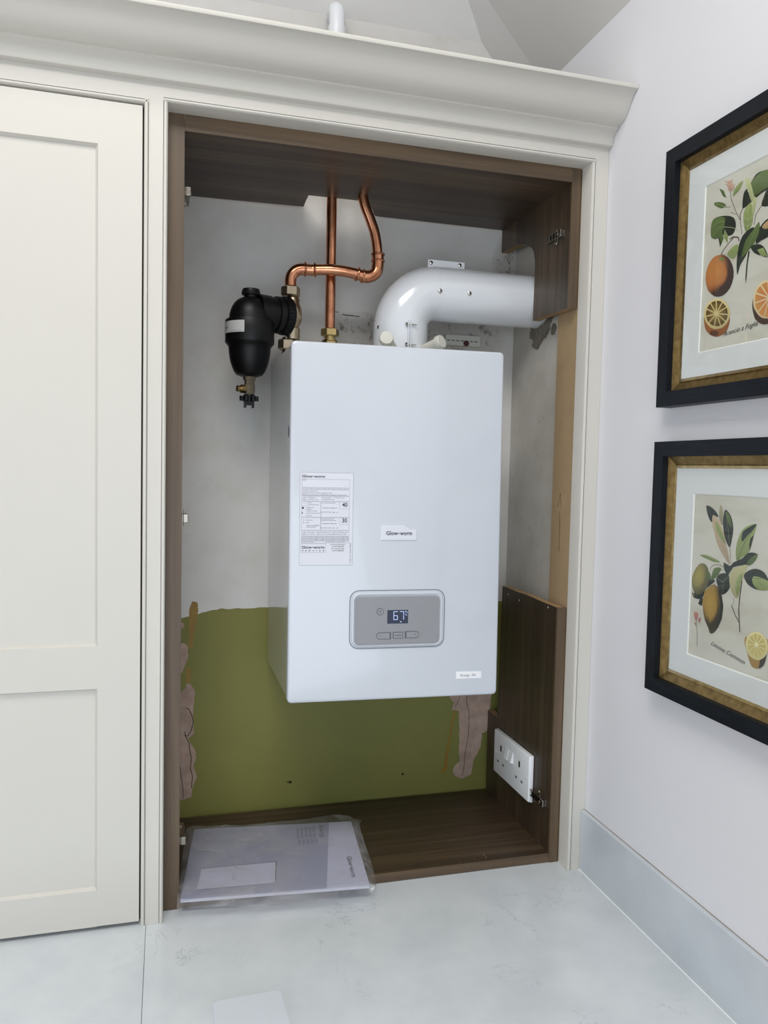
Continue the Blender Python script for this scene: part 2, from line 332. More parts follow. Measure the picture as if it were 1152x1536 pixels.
ART = {"orange": [["p", "222a20", [[-0.428, 1.306], [-0.429, 1.328], [-0.435, 1.334], [-0.444, 1.34], [-0.455, 1.35], [-0.471, 1.35], [-0.488, 1.343], [-0.49, 1.322], [-0.468, 1.316], [-0.455, 1.312], [-0.441, 1.308]]], ["p", "5c6e3c", [[-0.444, 1.34], [-0.471, 1.35], [-0.488, 1.343], [-0.489, 1.324], [-0.468, 1.32], [-0.454, 1.318]]], ["p", "b9bd8c", [[-0.433, 1.351], [-0.441, 1.347], [-0.451, 1.323], [-0.455, 1.312], [-0.449, 1.309], [-0.441, 1.325], [-0.433, 1.342]]], ["p", "222a20", [[-0.471, 1.296], [-0.474, 1.308], [-0.482, 1.321], [-0.495, 1.323], [-0.497, 1.293]]], ["l", "5e4a44", [[-0.394, 1.357], [-0.401, 1.329], [-0.414, 1.304], [-0.424, 1.289], [-0.43, 1.265]], 0.0012], ["l", "5e4a44", [[-0.359, 1.333], [-0.387, 1.321], [-0.4, 1.317]], 0.0007], ["l", "5e4a44", [[-0.402, 1.308], [-0.415, 1.3]], 0.0007], ["l", "5e4a44", [[-0.43, 1.306], [-0.423, 1.298], [-0.425, 1.289]], 0.0018], ["l", "5e4a44", [[-0.47, 1.297], [-0.459, 1.287], [-0.456, 1.272]], 0.0014], ["p", "8f9c62", [[-0.432, 1.283], [-0.432, 1.299], [-0.439, 1.307], [-0.448, 1.308], [-0.452, 1.293], [-0.453, 1.277], [-0.446, 1.268], [-0.438, 1.267]]], ["l", "b9bd8c", [[-0.441, 1.306], [-0.442, 1.268]], 0.0006], ["l", "b9bd8c", [[-0.432, 1.291], [-0.441, 1.284], [-0.452, 1.287]], 0.0006], ["l", "b9bd8c", [[-0.433, 1.28], [-0.441, 1.274], [-0.451, 1.277]], 0.0006], ["p", "b9bd8c", [[-0.451, 1.309], [-0.456, 1.316], [-0.459, 1.307], [-0.457, 1.297], [-0.454, 1.286], [-0.451, 1.293]]], ["p", "222a20", [[-0.371, 1.275], [-0.355, 1.281], [-0.355, 1.305], [-0.367, 1.31], [-0.39, 1.306], [-0.409, 1.297], [-0.415, 1.283], [-0.41, 1.272], [-0.398, 1.271], [-0.376, 1.28]]], ["p", "5c6e3c", [[-0.355, 1.281], [-0.355, 1.305], [-0.367, 1.309], [-0.387, 1.304], [-0.386, 1.288], [-0.373, 1.274]]], ["l", "8f9c62", [[-0.359, 1.282], [-0.372, 1.29], [-0.386, 1.289]], 0.0007], ["l", "8f9c62", [[-0.357, 1.296], [-0.37, 1.301], [-0.386, 1.298]], 0.0007], ["l", "8f9c62", [[-0.356, 1.288], [-0.368, 1.293], [-0.383, 1.292]], 0.0005], ["l", "b9bd8c", [[-0.386, 1.289], [-0.407, 1.282], [-0.422, 1.273]], 0.0008], ["p", "5c6e3c", [[-0.375, 1.274], [-0.38, 1.289], [-0.387, 1.27], [-0.379, 1.258]]], ["p", "8f9c62", [[-0.388, 1.285], [-0.397, 1.272], [-0.397, 1.259], [-0.387, 1.272]]], ["p", "222a20", [[-0.374, 1.274], [-0.376, 1.276], [-0.381, 1.264], [-0.379, 1.258]]], ["l", "5e4a44", [[-0.424, 1.256], [-0.422, 1.262], [-0.411, 1.266], [-0.402, 1.265]], 0.0022], ["l", "5e4a44", [[-0.411, 1.265], [-0.396, 1.257], [-0.383, 1.247]], 0.0014], ["l", "5e4a44", [[-0.383, 1.247], [-0.386, 1.236]], 0.001], ["p", "5c6e3c", [[-0.371, 1.356], [-0.382, 1.349], [-0.389, 1.335], [-0.38, 1.341]]], ["p", "8f9c62", [[-0.405, 1.332], [-0.407, 1.342], [-0.417, 1.348], [-0.427, 1.35], [-0.421, 1.339], [-0.411, 1.334]]], ["p", "c9a28f", [[-0.39, 1.361], [-0.4, 1.359], [-0.402, 1.35], [-0.398, 1.343], [-0.392, 1.348]]], ["l", "a5756a", [[-0.384, 1.364], [-0.393, 1.357], [-0.403, 1.36]], 0.0008], ["l", "a5756a", [[-0.386, 1.358], [-0.394, 1.352], [-0.403, 1.341]], 0.0008], ["p", "c9a28f", [[-0.401, 1.35], [-0.407, 1.352], [-0.407, 1.345], [-0.402, 1.342]]], ["p", "5c6e3c", [[-0.359, 1.336], [-0.374, 1.333], [-0.389, 1.324], [-0.381, 1.321], [-0.368, 1.327]]], ["l", "b9bd8c", [[-0.364, 1.334], [-0.387, 1.321]], 0.0005], ["p", "222a20", [[-0.424, 1.202], [-0.421, 1.22], [-0.423, 1.244], [-0.431, 1.261], [-0.446, 1.268], [-0.458, 1.267], [-0.453, 1.248], [-0.44, 1.227], [-0.429, 1.216]]], ["p", "222a20", [[-0.462, 1.242], [-0.469, 1.264], [-0.486, 1.273], [-0.504, 1.272], [-0.505, 1.25], [-0.473, 1.243]]], ["p", "b99a6c", [[-0.474, 1.264], [-0.486, 1.27], [-0.498, 1.268], [-0.496, 1.26], [-0.483, 1.258]]], ["p", "5c6e3c", [[-0.431, 1.228], [-0.439, 1.252], [-0.455, 1.264], [-0.467, 1.274], [-0.469, 1.26], [-0.462, 1.246], [-0.448, 1.236], [-0.436, 1.229]]], ["l", "8f9c62", [[-0.436, 1.229], [-0.453, 1.252], [-0.467, 1.273]], 0.0006], ["p", "8f9c62", [[-0.397, 1.242], [-0.409, 1.25], [-0.422, 1.251], [-0.423, 1.24], [-0.416, 1.231], [-0.407, 1.233]]], ["p", "222a20", [[-0.451, 1.24], [-0.465, 1.24], [-0.479, 1.233], [-0.49, 1.214], [-0.475, 1.22], [-0.46, 1.228]]], ["p", "8f9c62", [[-0.466, 1.231], [-0.479, 1.231], [-0.49, 1.214], [-0.475, 1.22]]], ["l", "222a20", [[-0.448, 1.233], [-0.445, 1.214], [-0.444, 1.19]], 0.003], ["l", "a08468", [[-0.444, 1.19], [-0.444, 1.186]], 0.002], ["g", ["c98a45", "b8713c", "3a241c"], [[-0.415, 1.2], [-0.412, 1.191], [-0.407, 1.184], [-0.4, 1.179], [-0.391, 1.176], [-0.381, 1.176], [-0.371, 1.179], [-0.362, 1.185], [-0.354, 1.192], [-0.349, 1.202], [-0.346, 1.212], [-0.346, 1.222], [-0.349, 1.231], [-0.355, 1.239], [-0.362, 1.244], [-0.371, 1.246], [-0.381, 1.245], [-0.391, 1.242], [-0.4, 1.236], [-0.407, 1.228], [-0.412, 1.219], [-0.415, 1.21]], [-0.377, 1.22]], ["p", "7a8246", [[-0.377, 1.239], [-0.383, 1.241], [-0.393, 1.235], [-0.387, 1.232]]], ["l", "5e4a44", [[-0.385, 1.246], [-0.387, 1.235]], 0.001], ["p", "9a5f30", [[-0.411, 1.132], [-0.409, 1.124], [-0.406, 1.118], [-0.4, 1.113], [-0.392, 1.111], [-0.383, 1.11], [-0.374, 1.112], [-0.365, 1.116], [-0.357, 1.122], [-0.351, 1.129], [-0.348, 1.138], [-0.346, 1.146], [-0.348, 1.154], [-0.352, 1.16], [-0.359, 1.165], [-0.367, 1.168], [-0.376, 1.168], [-0.385, 1.166], [-0.394, 1.161], [-0.401, 1.155], [-0.407, 1.148], [-0.41, 1.14]]], ["p", "5f3a24", [[-0.385, 1.115], [-0.385, 1.114], [-0.384, 1.113], [-0.382, 1.112], [-0.379, 1.112], [-0.376, 1.112], [-0.373, 1.113], [-0.369, 1.114], [-0.367, 1.115], [-0.364, 1.116], [-0.363, 1.118], [-0.362, 1.119], [-0.363, 1.12], [-0.364, 1.121], [-0.366, 1.122], [-0.369, 1.122], [-0.372, 1.122], [-0.375, 1.122], [-0.378, 1.121], [-0.381, 1.12], [-0.383, 1.118], [-0.385, 1.117]]], ["p", "d6c48c", [[-0.411, 1.141], [-0.409, 1.134], [-0.405, 1.129], [-0.399, 1.125], [-0.392, 1.123], [-0.383, 1.123], [-0.374, 1.124], [-0.365, 1.128], [-0.357, 1.134], [-0.351, 1.141], [-0.347, 1.148], [-0.346, 1.156], [-0.348, 1.163], [-0.352, 1.168], [-0.358, 1.172], [-0.367, 1.174], [-0.376, 1.174], [-0.385, 1.172], [-0.393, 1.168], [-0.401, 1.162], [-0.406, 1.155], [-0.41, 1.148]]], ["w", ["9c8040", "54401f"], [[-0.406, 1.142], [-0.405, 1.137], [-0.401, 1.132], [-0.396, 1.129], [-0.39, 1.127], [-0.382, 1.127], [-0.374, 1.129], [-0.367, 1.132], [-0.36, 1.137], [-0.355, 1.142], [-0.352, 1.149], [-0.351, 1.155], [-0.353, 1.161], [-0.356, 1.166], [-0.362, 1.169], [-0.368, 1.171], [-0.376, 1.17], [-0.384, 1.169], [-0.391, 1.165], [-0.397, 1.16], [-0.402, 1.155], [-0.405, 1.149]], [-0.378, 1.149]], ["p", "4a3226", [[-0.516, 1.135], [-0.515, 1.127], [-0.511, 1.12], [-0.505, 1.115], [-0.499, 1.112], [-0.491, 1.112], [-0.483, 1.114], [-0.476, 1.118], [-0.469, 1.124], [-0.465, 1.132], [-0.462, 1.141], [-0.461, 1.15], [-0.463, 1.158], [-0.467, 1.165], [-0.473, 1.17], [-0.48, 1.173], [-0.488, 1.173], [-0.496, 1.171], [-0.503, 1.166], [-0.509, 1.16], [-0.513, 1.152], [-0.516, 1.144]]], ["p", "d9c49a", [[-0.524, 1.141], [-0.522, 1.134], [-0.518, 1.127], [-0.512, 1.122], [-0.504, 1.12], [-0.496, 1.12], [-0.487, 1.122], [-0.479, 1.126], [-0.472, 1.133], [-0.466, 1.141], [-0.463, 1.149], [-0.463, 1.158], [-0.465, 1.166], [-0.469, 1.172], [-0.475, 1.177], [-0.483, 1.179], [-0.492, 1.179], [-0.5, 1.177], [-0.508, 1.172], [-0.515, 1.165], [-0.52, 1.158], [-0.523, 1.149]]], ["w", ["cf7440", "c88f4c"], [[-0.521, 1.142], [-0.52, 1.135], [-0.516, 1.129], [-0.511, 1.124], [-0.504, 1.122], [-0.496, 1.122], [-0.488, 1.124], [-0.481, 1.128], [-0.475, 1.134], [-0.47, 1.141], [-0.467, 1.149], [-0.467, 1.156], [-0.468, 1.164], [-0.472, 1.17], [-0.478, 1.174], [-0.485, 1.176], [-0.493, 1.176], [-0.5, 1.174], [-0.507, 1.169], [-0.514, 1.163], [-0.518, 1.157], [-0.521, 1.149]], [-0.497, 1.151]]], "lemon": [["p", "222a20", [[-0.373, 0.827], [-0.389, 0.824], [-0.401, 0.816], [-0.405, 0.809], [-0.394, 0.811], [-0.39, 0.8], [-0.381, 0.807]]], ["p", "b9a488", [[-0.391, 0.812], [-0.404, 0.807], [-0.415, 0.793], [-0.427, 0.766], [-0.438, 0.734], [-0.422, 0.746], [-0.407, 0.762], [-0.396, 0.784], [-0.391, 0.798]]], ["p", "8f9c62", [[-0.398, 0.802], [-0.407, 0.797], [-0.417, 0.783], [-0.425, 0.766], [-0.415, 0.773], [-0.402, 0.786]]], ["p", "9b9474", [[-0.409, 0.831], [-0.416, 0.819], [-0.417, 0.797], [-0.411, 0.801], [-0.406, 0.811]]], ["p", "222a20", [[-0.422, 0.823], [-0.435, 0.813], [-0.442, 0.793], [-0.439, 0.773], [-0.435, 0.762], [-0.423, 0.776], [-0.417, 0.798], [-0.418, 0.816]]], ["p", "5c6e3c", [[-0.423, 0.82], [-0.434, 0.811], [-0.438, 0.795], [-0.43, 0.8], [-0.425, 0.81]]], ["l", "8f9c62", [[-0.422, 0.82], [-0.43, 0.79], [-0.435, 0.763]], 0.0005], ["p", "8f9c62", [[-0.453, 0.742], [-0.45, 0.763], [-0.457, 0.785], [-0.469, 0.798], [-0.493, 0.805], [-0.489, 0.788], [-0.481, 0.761], [-0.467, 0.751]]], ["p", "222a20", [[-0.463, 0.774], [-0.464, 0.791], [-0.493, 0.805], [-0.486, 0.795], [-0.473, 0.784]]], ["p", "222a20", [[-0.489, 0.788], [-0.481, 0.781], [-0.479, 0.77], [-0.481, 0.761]]], ["l", "222a20", [[-0.454, 0.743], [-0.471, 0.778], [-0.486, 0.795]], 0.0006], ["p", "8f9c62", [[-0.363, 0.741], [-0.377, 0.744], [-0.396, 0.741], [-0.413, 0.736], [-0.405, 0.734], [-0.39, 0.735]]], ["l", "222a20", [[-0.364, 0.741], [-0.381, 0.74], [-0.402, 0.735]], 0.0008], ["l", "6a5f55", [[-0.39, 0.719], [-0.394, 0.726], [-0.403, 0.73], [-0.415, 0.73], [-0.425, 0.728]], 0.001], ["l", "6a5f55", [[-0.41, 0.71], [-0.415, 0.721], [-0.427, 0.726]], 0.0009], ["l", "6a5f55", [[-0.411, 0.737], [-0.416, 0.731]], 0.0007], ["p", "222a20", [[-0.349, 0.667], [-0.362, 0.686], [-0.381, 0.704], [-0.405, 0.703], [-0.39, 0.692], [-0.38, 0.683], [-0.373, 0.667]]], ["p", "222a20", [[-0.364, 0.657], [-0.368, 0.666], [-0.376, 0.669], [-0.374, 0.655]]], ["g", ["a99a50", "8f8443", "5f5a35"], [[-0.388, 0.701], [-0.386, 0.693], [-0.382, 0.686], [-0.377, 0.68], [-0.371, 0.676], [-0.365, 0.673], [-0.359, 0.673], [-0.353, 0.675], [-0.349, 0.679], [-0.346, 0.685], [-0.345, 0.692], [-0.345, 0.7], [-0.348, 0.708], [-0.352, 0.715], [-0.357, 0.721], [-0.363, 0.726], [-0.369, 0.728], [-0.375, 0.728], [-0.38, 0.726], [-0.385, 0.722], [-0.387, 0.716], [-0.388, 0.709]], [-0.361, 0.707]], ["p", "6f6838", [[-0.346, 0.677], [-0.355, 0.67], [-0.351, 0.666], [-0.347, 0.671]]], ["p", "5c6e3c", [[-0.38, 0.705], [-0.388, 0.717], [-0.395, 0.708], [-0.388, 0.702]]], ["p", "5c6e3c", [[-0.395, 0.708], [-0.4, 0.723], [-0.418, 0.726], [-0.407, 0.709], [-0.392, 0.701]]], ["p", "222a20", [[-0.407, 0.707], [-0.418, 0.717], [-0.436, 0.717], [-0.44, 0.696], [-0.422, 0.682], [-0.411, 0.696]]], ["l", "8f9c62", [[-0.41, 0.708], [-0.425, 0.702], [-0.424, 0.685]], 0.0005], ["l", "8f9c62", [[-0.421, 0.703], [-0.435, 0.713]], 0.0005], ["p", "222a20", [[-0.423, 0.736], [-0.438, 0.732], [-0.446, 0.739], [-0.465, 0.747], [-0.478, 0.758], [-0.499, 0.758], [-0.489, 0.742], [-0.473, 0.738], [-0.446, 0.731], [-0.436, 0.717], [-0.427, 0.722]]], ["p", "5c6e3c", [[-0.478, 0.744], [-0.488, 0.753], [-0.499, 0.758], [-0.489, 0.742], [-0.478, 0.738]]], ["p", "b5b085", [[-0.438, 0.714], [-0.444, 0.726], [-0.457, 0.733], [-0.477, 0.739], [-0.472, 0.724], [-0.465, 0.704], [-0.459, 0.682], [-0.446, 0.689], [-0.44, 0.702]]], ["p", "8f9c62", [[-0.456, 0.714], [-0.469, 0.726], [-0.465, 0.708], [-0.459, 0.685], [-0.453, 0.698]]], ["p", "222a20", [[-0.471, 0.72], [-0.479, 0.729], [-0.495, 0.735], [-0.511, 0.733], [-0.522, 0.724], [-0.526, 0.707], [-0.502, 0.703], [-0.481, 0.708]]], ["p", "8f9c62", [[-0.491, 0.712], [-0.493, 0.723], [-0.523, 0.72], [-0.526, 0.707], [-0.505, 0.703]]], ["l", "222a20", [[-0.471, 0.718], [-0.496, 0.72], [-0.522, 0.723]], 0.0006], ["l", "55433c", [[-0.467, 0.712], [-0.464, 0.686], [-0.463, 0.664], [-0.468, 0.63]], 0.0022], ["l", "55433c", [[-0.446, 0.669], [-0.457, 0.653], [-0.465, 0.645]], 0.0014], ["l", "8a7a60", [[-0.451, 0.682], [-0.45, 0.67]], 0.0008], ["l", "8a6a58", [[-0.471, 0.677], [-0.468, 0.673]], 0.0007], ["l", "5e4a44", [[-0.436, 0.763], [-0.44, 0.737]], 0.0008], ["g", ["b6944a", "a5843e", "3a3320"], [[-0.403, 0.697], [-0.414, 0.693], [-0.422, 0.681], [-0.427, 0.664], [-0.425, 0.643], [-0.417, 0.627], [-0.409, 0.617], [-0.403, 0.613], [-0.397, 0.613], [-0.393, 0.621], [-0.383, 0.633], [-0.378, 0.647], [-0.375, 0.663], [-0.38, 0.681], [-0.39, 0.692]], [-0.393, 0.664]], ["l", "222a20", [[-0.415, 0.688], [-0.421, 0.673], [-0.423, 0.657], [-0.419, 0.638], [-0.413, 0.625]], 0.0045], ["p", "b5776c", [[-0.354, 0.639], [-0.359, 0.642], [-0.365, 0.64], [-0.364, 0.632], [-0.361, 0.626], [-0.356, 0.632]]], ["p", "a57068", [[-0.366, 0.63], [-0.37, 0.635], [-0.374, 0.633], [-0.37, 0.624]]], ["p", "9a6f68", [[-0.356, 0.622], [-0.36, 0.624], [-0.362, 0.617]]], ["l", "4f4a42", [[-0.366, 0.584], [-0.366, 0.6], [-0.363, 0.614], [-0.363, 0.625]], 0.0008], ["p", "a8843c", [[-0.481, 0.625], [-0.485, 0.604], [-0.497, 0.582], [-0.513, 0.582], [-0.523, 0.59], [-0.528, 0.607], [-0.527, 0.631]]], ["p", "2e2a20", [[-0.515, 0.596], [-0.528, 0.612], [-0.527, 0.603], [-0.523, 0.59], [-0.513, 0.582], [-0.514, 0.59]]], ["p", "d9cf95", [[-0.528, 0.625], [-0.53, 0.619], [-0.529, 0.613], [-0.527, 0.607], [-0.523, 0.602], [-0.518, 0.598], [-0.512, 0.595], [-0.505, 0.594], [-0.498, 0.595], [-0.492, 0.597], [-0.487, 0.601], [-0.484, 0.607], [-0.482, 0.613], [-0.483, 0.619], [-0.485, 0.625], [-0.489, 0.63], [-0.494, 0.634], [-0.501, 0.637], [-0.508, 0.638], [-0.514, 0.637], [-0.52, 0.634], [-0.525, 0.63]]], ["w", ["b9a75a", "cdb970"], [[-0.525, 0.624], [-0.526, 0.619], [-0.526, 0.614], [-0.524, 0.609], [-0.521, 0.605], [-0.517, 0.601], [-0.511, 0.599], [-0.506, 0.598], [-0.5, 0.599], [-0.495, 0.601], [-0.491, 0.604], [-0.488, 0.609], [-0.487, 0.614], [-0.487, 0.619], [-0.489, 0.624], [-0.492, 0.628], [-0.497, 0.632], [-0.502, 0.634], [-0.508, 0.635], [-0.513, 0.634], [-0.518, 0.632], [-0.522, 0.628]], [-0.505, 0.617]], ["p", "e5dcb0", [[-0.51, 0.618], [-0.509, 0.617], [-0.509, 0.616], [-0.508, 0.615], [-0.507, 0.614], [-0.506, 0.614], [-0.505, 0.613], [-0.504, 0.613], [-0.503, 0.614], [-0.502, 0.614], [-0.502, 0.615], [-0.501, 0.616], [-0.501, 0.617], [-0.502, 0.618], [-0.503, 0.619], [-0.504, 0.62], [-0.505, 0.621], [-0.506, 0.621], [-0.507, 0.621], [-0.508, 0.621], [-0.509, 0.62], [-0.509, 0.619]]]]}
XW = .899       # right-hand wall
YB = .411       # wall behind the boiler
# ------------------------------------------------------------------ the room
def wall_with_hole(name, fn, u0, u1, v0, v1, hole, a, b, mat):
    h0, h1, g0, g1 = hole; bm = nb()
    for p in ((u0, h0, v0, v1), (h1, u1, v0, v1), (h0, h1, v0, g0), (h0, h1, g1, v1)):
        if p[1] - p[0] > 1e-4 and p[3] - p[2] > 1e-4: prism(bm, [(p[0], p[2]), (p[1], p[2]), (p[1], p[3]), (p[0], p[3])], fn, a, b)
    return build(name, bm, mat, kind='structure')
build('floor', box(nb(), -2.7, 1.0, -3.7, .56, -.95, -.9), M['floor'], kind='structure')
wr = build('wall_right', box(nb(), XW, XW + .12, -3.7, .56, -.9, 1.832), M['wall'], kind='structure')
# back wall: plane to z 1.965, then an added strip tilted to darken; its right end is cut by the sloping ceiling
bm = nb()
prism(bm, [(-2.7, -.9), (XW, -.9), (XW, 1.809), (.768, 1.965), (-2.7, 1.965)], XZ, YB, YB + .14)
wb = build('wall_back', bm, M['back'], kind='structure')
def slope_z(x): return 1.832 + (XW - x) * 1.19
bm = nb()   # added strip above the back wall, tilted forward so its face turns darker
A = [(-2.7, YB, 1.965), (.768, YB, 1.965), (.292, .09, 2.62), (-2.7, .09, 2.62)]
vs = [bm.verts.new(p) for p in A]; ws = [bm.verts.new((x, y + .14, z + .02)) for x, y, z in A]
bm.faces.new(vs); bm.faces.new(ws[::-1])
for i in range(4): bm.faces.new((vs[i], ws[i], ws[(i + 1) % 4], vs[(i + 1) % 4]))
build('shade_trim_1', bm, M['ceiling'], kind='structure', label='added strip above the back wall, tilted forward for a darker tone')
bm = nb()   # chamfer added for the shade band between back wall and sloping ceiling
A = [(.895, YB, 1.812), (.768, YB, 1.965), (.292, .09, 2.62), (.250, -.11, 2.61), (XW, .31, 1.832)]
vs = [bm.verts.new(p) for p in A]; ws = [bm.verts.new((x + .03, y + .14, z + .03)) for x, y, z in A]
bm.faces.new(vs); bm.faces.new(ws[::-1])
for i in range(5): bm.faces.new((vs[i], ws[i], ws[(i + 1) % 5], vs[(i + 1) % 5]))
build('shade_trim_2', bm, M['ceiling'], kind='structure', label='raking chamfer shaped as the shade band between back wall and sloping ceiling')
xt = XW - (2.6 - 1.832) / 1.19
bm = nb()
prism(bm, [(XW + .12, 1.832), (XW + .12, 2.7), (xt, 2.7), (xt, 2.6), (XW, 1.832)], XZ, -3.7, .56)
build('ceiling_slope', bm, M['ceiling'], kind='structure')
wall_with_hole('ceiling', XY, -2.7, xt, -3.7, .56, (-.75, .24, -2.0, -.7), 2.6, 2.7, M['ceiling'])
wall_with_hole('wall_front', XZ, -2.7, 1.0, -.9, 2.6, (-1.6, .9 - .1, -.88, 1.4), -3.7, -3.6, M['wall'])
wall_with_hole('wall_left', YZ, -3.7, .56, -.9, 2.6, (-2.0, -.4, .15, 1.35), -2.7, -2.6, M['wall'])
def window(n, fn, u0, u1, v0, v1, w, d, bars):
    t = thing('window_%d' % n, fn((u0 + u1) / 2, v0, w), None, None); t['kind'] = 'structure'
    bm = nb()
    def bar(a, b, c, e): prism(bm, [(a, c), (b, c), (b, e), (a, e)], fn, w, w + d)
    bar(u0, u1, v0, v0 + .05); bar(u0, u1, v1 - .05, v1); bar(u0, u0 + .05, v0, v1); bar(u1 - .05, u1, v0, v1)
    for b in bars: bar(b - .03, b + .03, v0, v1)
    build('window_frame', bm, M['plastic_white'], t)
    bm = nb(); prism(bm, [(u0 + .04, v0 + .04), (u1 - .04, v0 + .04), (u1 - .04, v1 - .04), (u0 + .04, v1 - .04)], fn, w + d * .45, w + d * .55); build('window_pane', bm, M['window_glass'], t)
window(1, XZ, -1.6, .8, -.88, 1.4, -3.69, .06, (-.8, 0))
window(2, YZ, -2.0, -.4, .15, 1.35, -2.69, .06, (-1.2,))
window(3, XY, -.75, .24, -2.0, -.7, 2.62, .05, ())
# inner plaster lining of the right wall behind the boiler cupboard
bm = nb()
HC = (.272, 1.2925); n = 24
ring = [(HC[0] + .071 * math.cos(2 * math.pi * k / n), HC[1] + .068 * math.sin(2 * math.pi * k / n)) for k in range(n)]
loop = [bm.verts.new((.880, a, b)) for a, b in ring]
outer = []
for k in range(n):      # each ring vertex is joined to a point on the rectangle edge
    a = 2 * math.pi * k / n; c, s = math.cos(a), math.sin(a)
    y0, y1, z0, z1 = .11, YB, .0, 1.62
    tt = min(((y1 - HC[0]) / c if c > 1e-6 else 9), ((y0 - HC[0]) / c if c < -1e-6 else 9), ((z1 - HC[1]) / s if s > 1e-6 else 9), ((z0 - HC[1]) / s if s < -1e-6 else 9))
    outer.append((HC[0] + c * tt, HC[1] + s * tt))
ov = [bm.verts.new((.880, a, b)) for a, b in outer]
for k in range(n): bm.faces.new((loop[k], loop[(k + 1) % n], ov[(k + 1) % n], ov[k]))
cor = [bm.verts.new((.880, a, b)) for a, b in ((YB, 1.62), (.11, 1.62), (.11, 0), (YB, 0))]
def near(v, c): return
for c in cor:    # fill corners
    ks = [k for k in range(n) if (abs(ov[k].co.y - c.co.y) < 1e-5) != (abs(ov[(k + 1) % n].co.y - c.co.y) < 1e-5) and ((ov[k].co.z > HC[1]) == (c.co.z > HC[1]) or (ov[(k + 1) % n].co.z > HC[1]) == (c.co.z > HC[1]))]
    for k in ks:
        a, b = ov[k], ov[(k + 1) % n]
        if (abs(a.co.z - c.co.z) < 1e-5 or abs(b.co.z - c.co.z) < 1e-5): bm.faces.new((a, b, c))
rr = [bm.verts.new((XW + .002, a, b)) for a, b in ring]
for k in range(n): bm.faces.new((loop[k], rr[k], rr[(k + 1) % n], loop[(k + 1) % n]))
lining = build('plaster_lining', bm, M['side'], wr)
# crumbled mortar round the flue hole
bm = nb()
for (y, z, r) in ((.215, 1.222, .012), (.298, 1.225, .010), (.333, 1.352, .014), (.275, 1.372, .013), (.185, 1.215, .012)):
    bmesh.ops.create_icosphere(bm, subdivisions=2, radius=r, matrix=Matrix.Translation((.880, y, z)) @ Matrix.Diagonal((.3, 1, 1.1, 1)))
for v in bm.verts: v.co += Vector((random.uniform(-.001, .001), random.uniform(-.0035, .0035), random.uniform(-.0035, .0035)))
build('mortar', bm, plain('crumbling_mortar', '7d776a', .95, var=.3, vscale=90, bmp=.6, bscale=200), wr, label='crumbled grey mortar around the flue hole')
bm = nb(); mp = [(.301, 1.235), (.309, 1.214), (.286, 1.202), (.294, 1.190), (.280, 1.186), (.263, 1.180), (.252, 1.190), (.240, 1.198), (.225, 1.200), (.214, 1.210), (.206, 1.224), (.196, 1.24), (.18, 1.25), (.19, 1.27), (.21, 1.25), (.235, 1.237), (.27, 1.232)]
P_ = []
for i, a in enumerate(mp):
    c = mp[(i + 1) % len(mp)]
    for k in range(4): P_.append((a[0] + (c[0] - a[0]) * k / 4 + random.uniform(-.003, .003), a[1] + (c[1] - a[1]) * k / 4 + random.uniform(-.003, .003)))
prism(bm, P_, YZ, .8765, .881); build('mortar', bm, bpy.data.materials['crumbling_mortar'], wr, label='crumbled grey mortar around the flue hole')

# patches where old cabinets pulled off the paint
def patch(name, pts, mat, depth=.0012, x=None, parent=wb, jag=.0012):
    bm = nb(); P = []
    for i, (a, b) in enumerate(pts):
        c = pts[(i + 1) % len(pts)]
        for k in range(4):
            t = k / 4; P.append((a + (c[0] - a) * t + random.uniform(-jag, jag), b + (c[1] - b) * t + random.uniform(-jag, jag)))
    prism(bm, P, XZ, YB - depth, YB + .001); return build(name, bm, mat, parent)
patch('plaster_patch', [(.036, .5), (.043, .498), (.045, .487), (.038, .481)], M['plaster'])
patch('plaster_patch', [(.028, .449), (.047, .447), (.053, .441), (.055, .418), (.047, .393), (.040, .377), (.028, .377)], M['plaster'])
patch('plaster_patch', [(.028, .32), (.043, .335), (.050, .338), (.050, .349), (.061, .349), (.072, .325), (.070, .312), (.068, .295), (.069, .225), (.056, .213), (.066, .196), (.073, .182), (.075, .167), (.070, .144), (.078, .118), (.068, .094), (.065, .07), (.05, .064), (.028, .064)], M['plaster'])
patch('plaster_patch', [(.723, .284), (.74, .26), (.735, .244), (.755, .237), (.759, .188), (.758, .134), (.762, .101), (.748, .09), (.743, .078), (.749, .061), (.772, .052), (.795, .063), (.802, .103), (.821, .135), (.823, .173), (.837, .177), (.85, .29)], M['plaster'])
patch('paint_drip', [(.056, .528), (.063, .549), (.070, .548), (.076, .545), (.078, .527), (.071, .486), (.064, .433), (.055, .435), (.056, .479)], M['paint_yellow'], .0006, jag=.0005)
patch('paint_drip', [(.051, .389), (.06, .389), (.061, .351), (.049, .351)], M['paint_yellow'], .0006, jag=.0004)
patch('paint_drip', [(.741, .238), (.747, .238), (.735, .17), (.727, .104), (.727, .082), (.717, .072), (.706, .076), (.717, .088), (.719, .11), (.729, .17)], M['paint_yellow'], .0006, jag=.0004)
def crack(pts, r=.0007):
    return build('crack', tube(nb(), [(a, YB - .0012, b) for a, b in pts], r, 5), M['hole'], wb)
crack([(.05, .29), (.057, .287), (.065, .27), (.068, .255), (.064, .235), (.055, .22), (.047, .222)], .0009)
crack([(.048, .232), (.052, .215), (.058, .205), (.06, .185), (.064, .165), (.062, .14), (.067, .12), (.065, .09)], .0009)
crack([(.037, .15), (.041, .12), (.045, .09), (.046, .066)], .0007)
crack([(.775, .30), (.777, .26), (.784, .235), (.785, .2), (.783, .16), (.776, .12), (.774, .08), (.77, .06)], .0007)
crack([(.744, .25), (.752, .262), (.757, .28)], .0006)
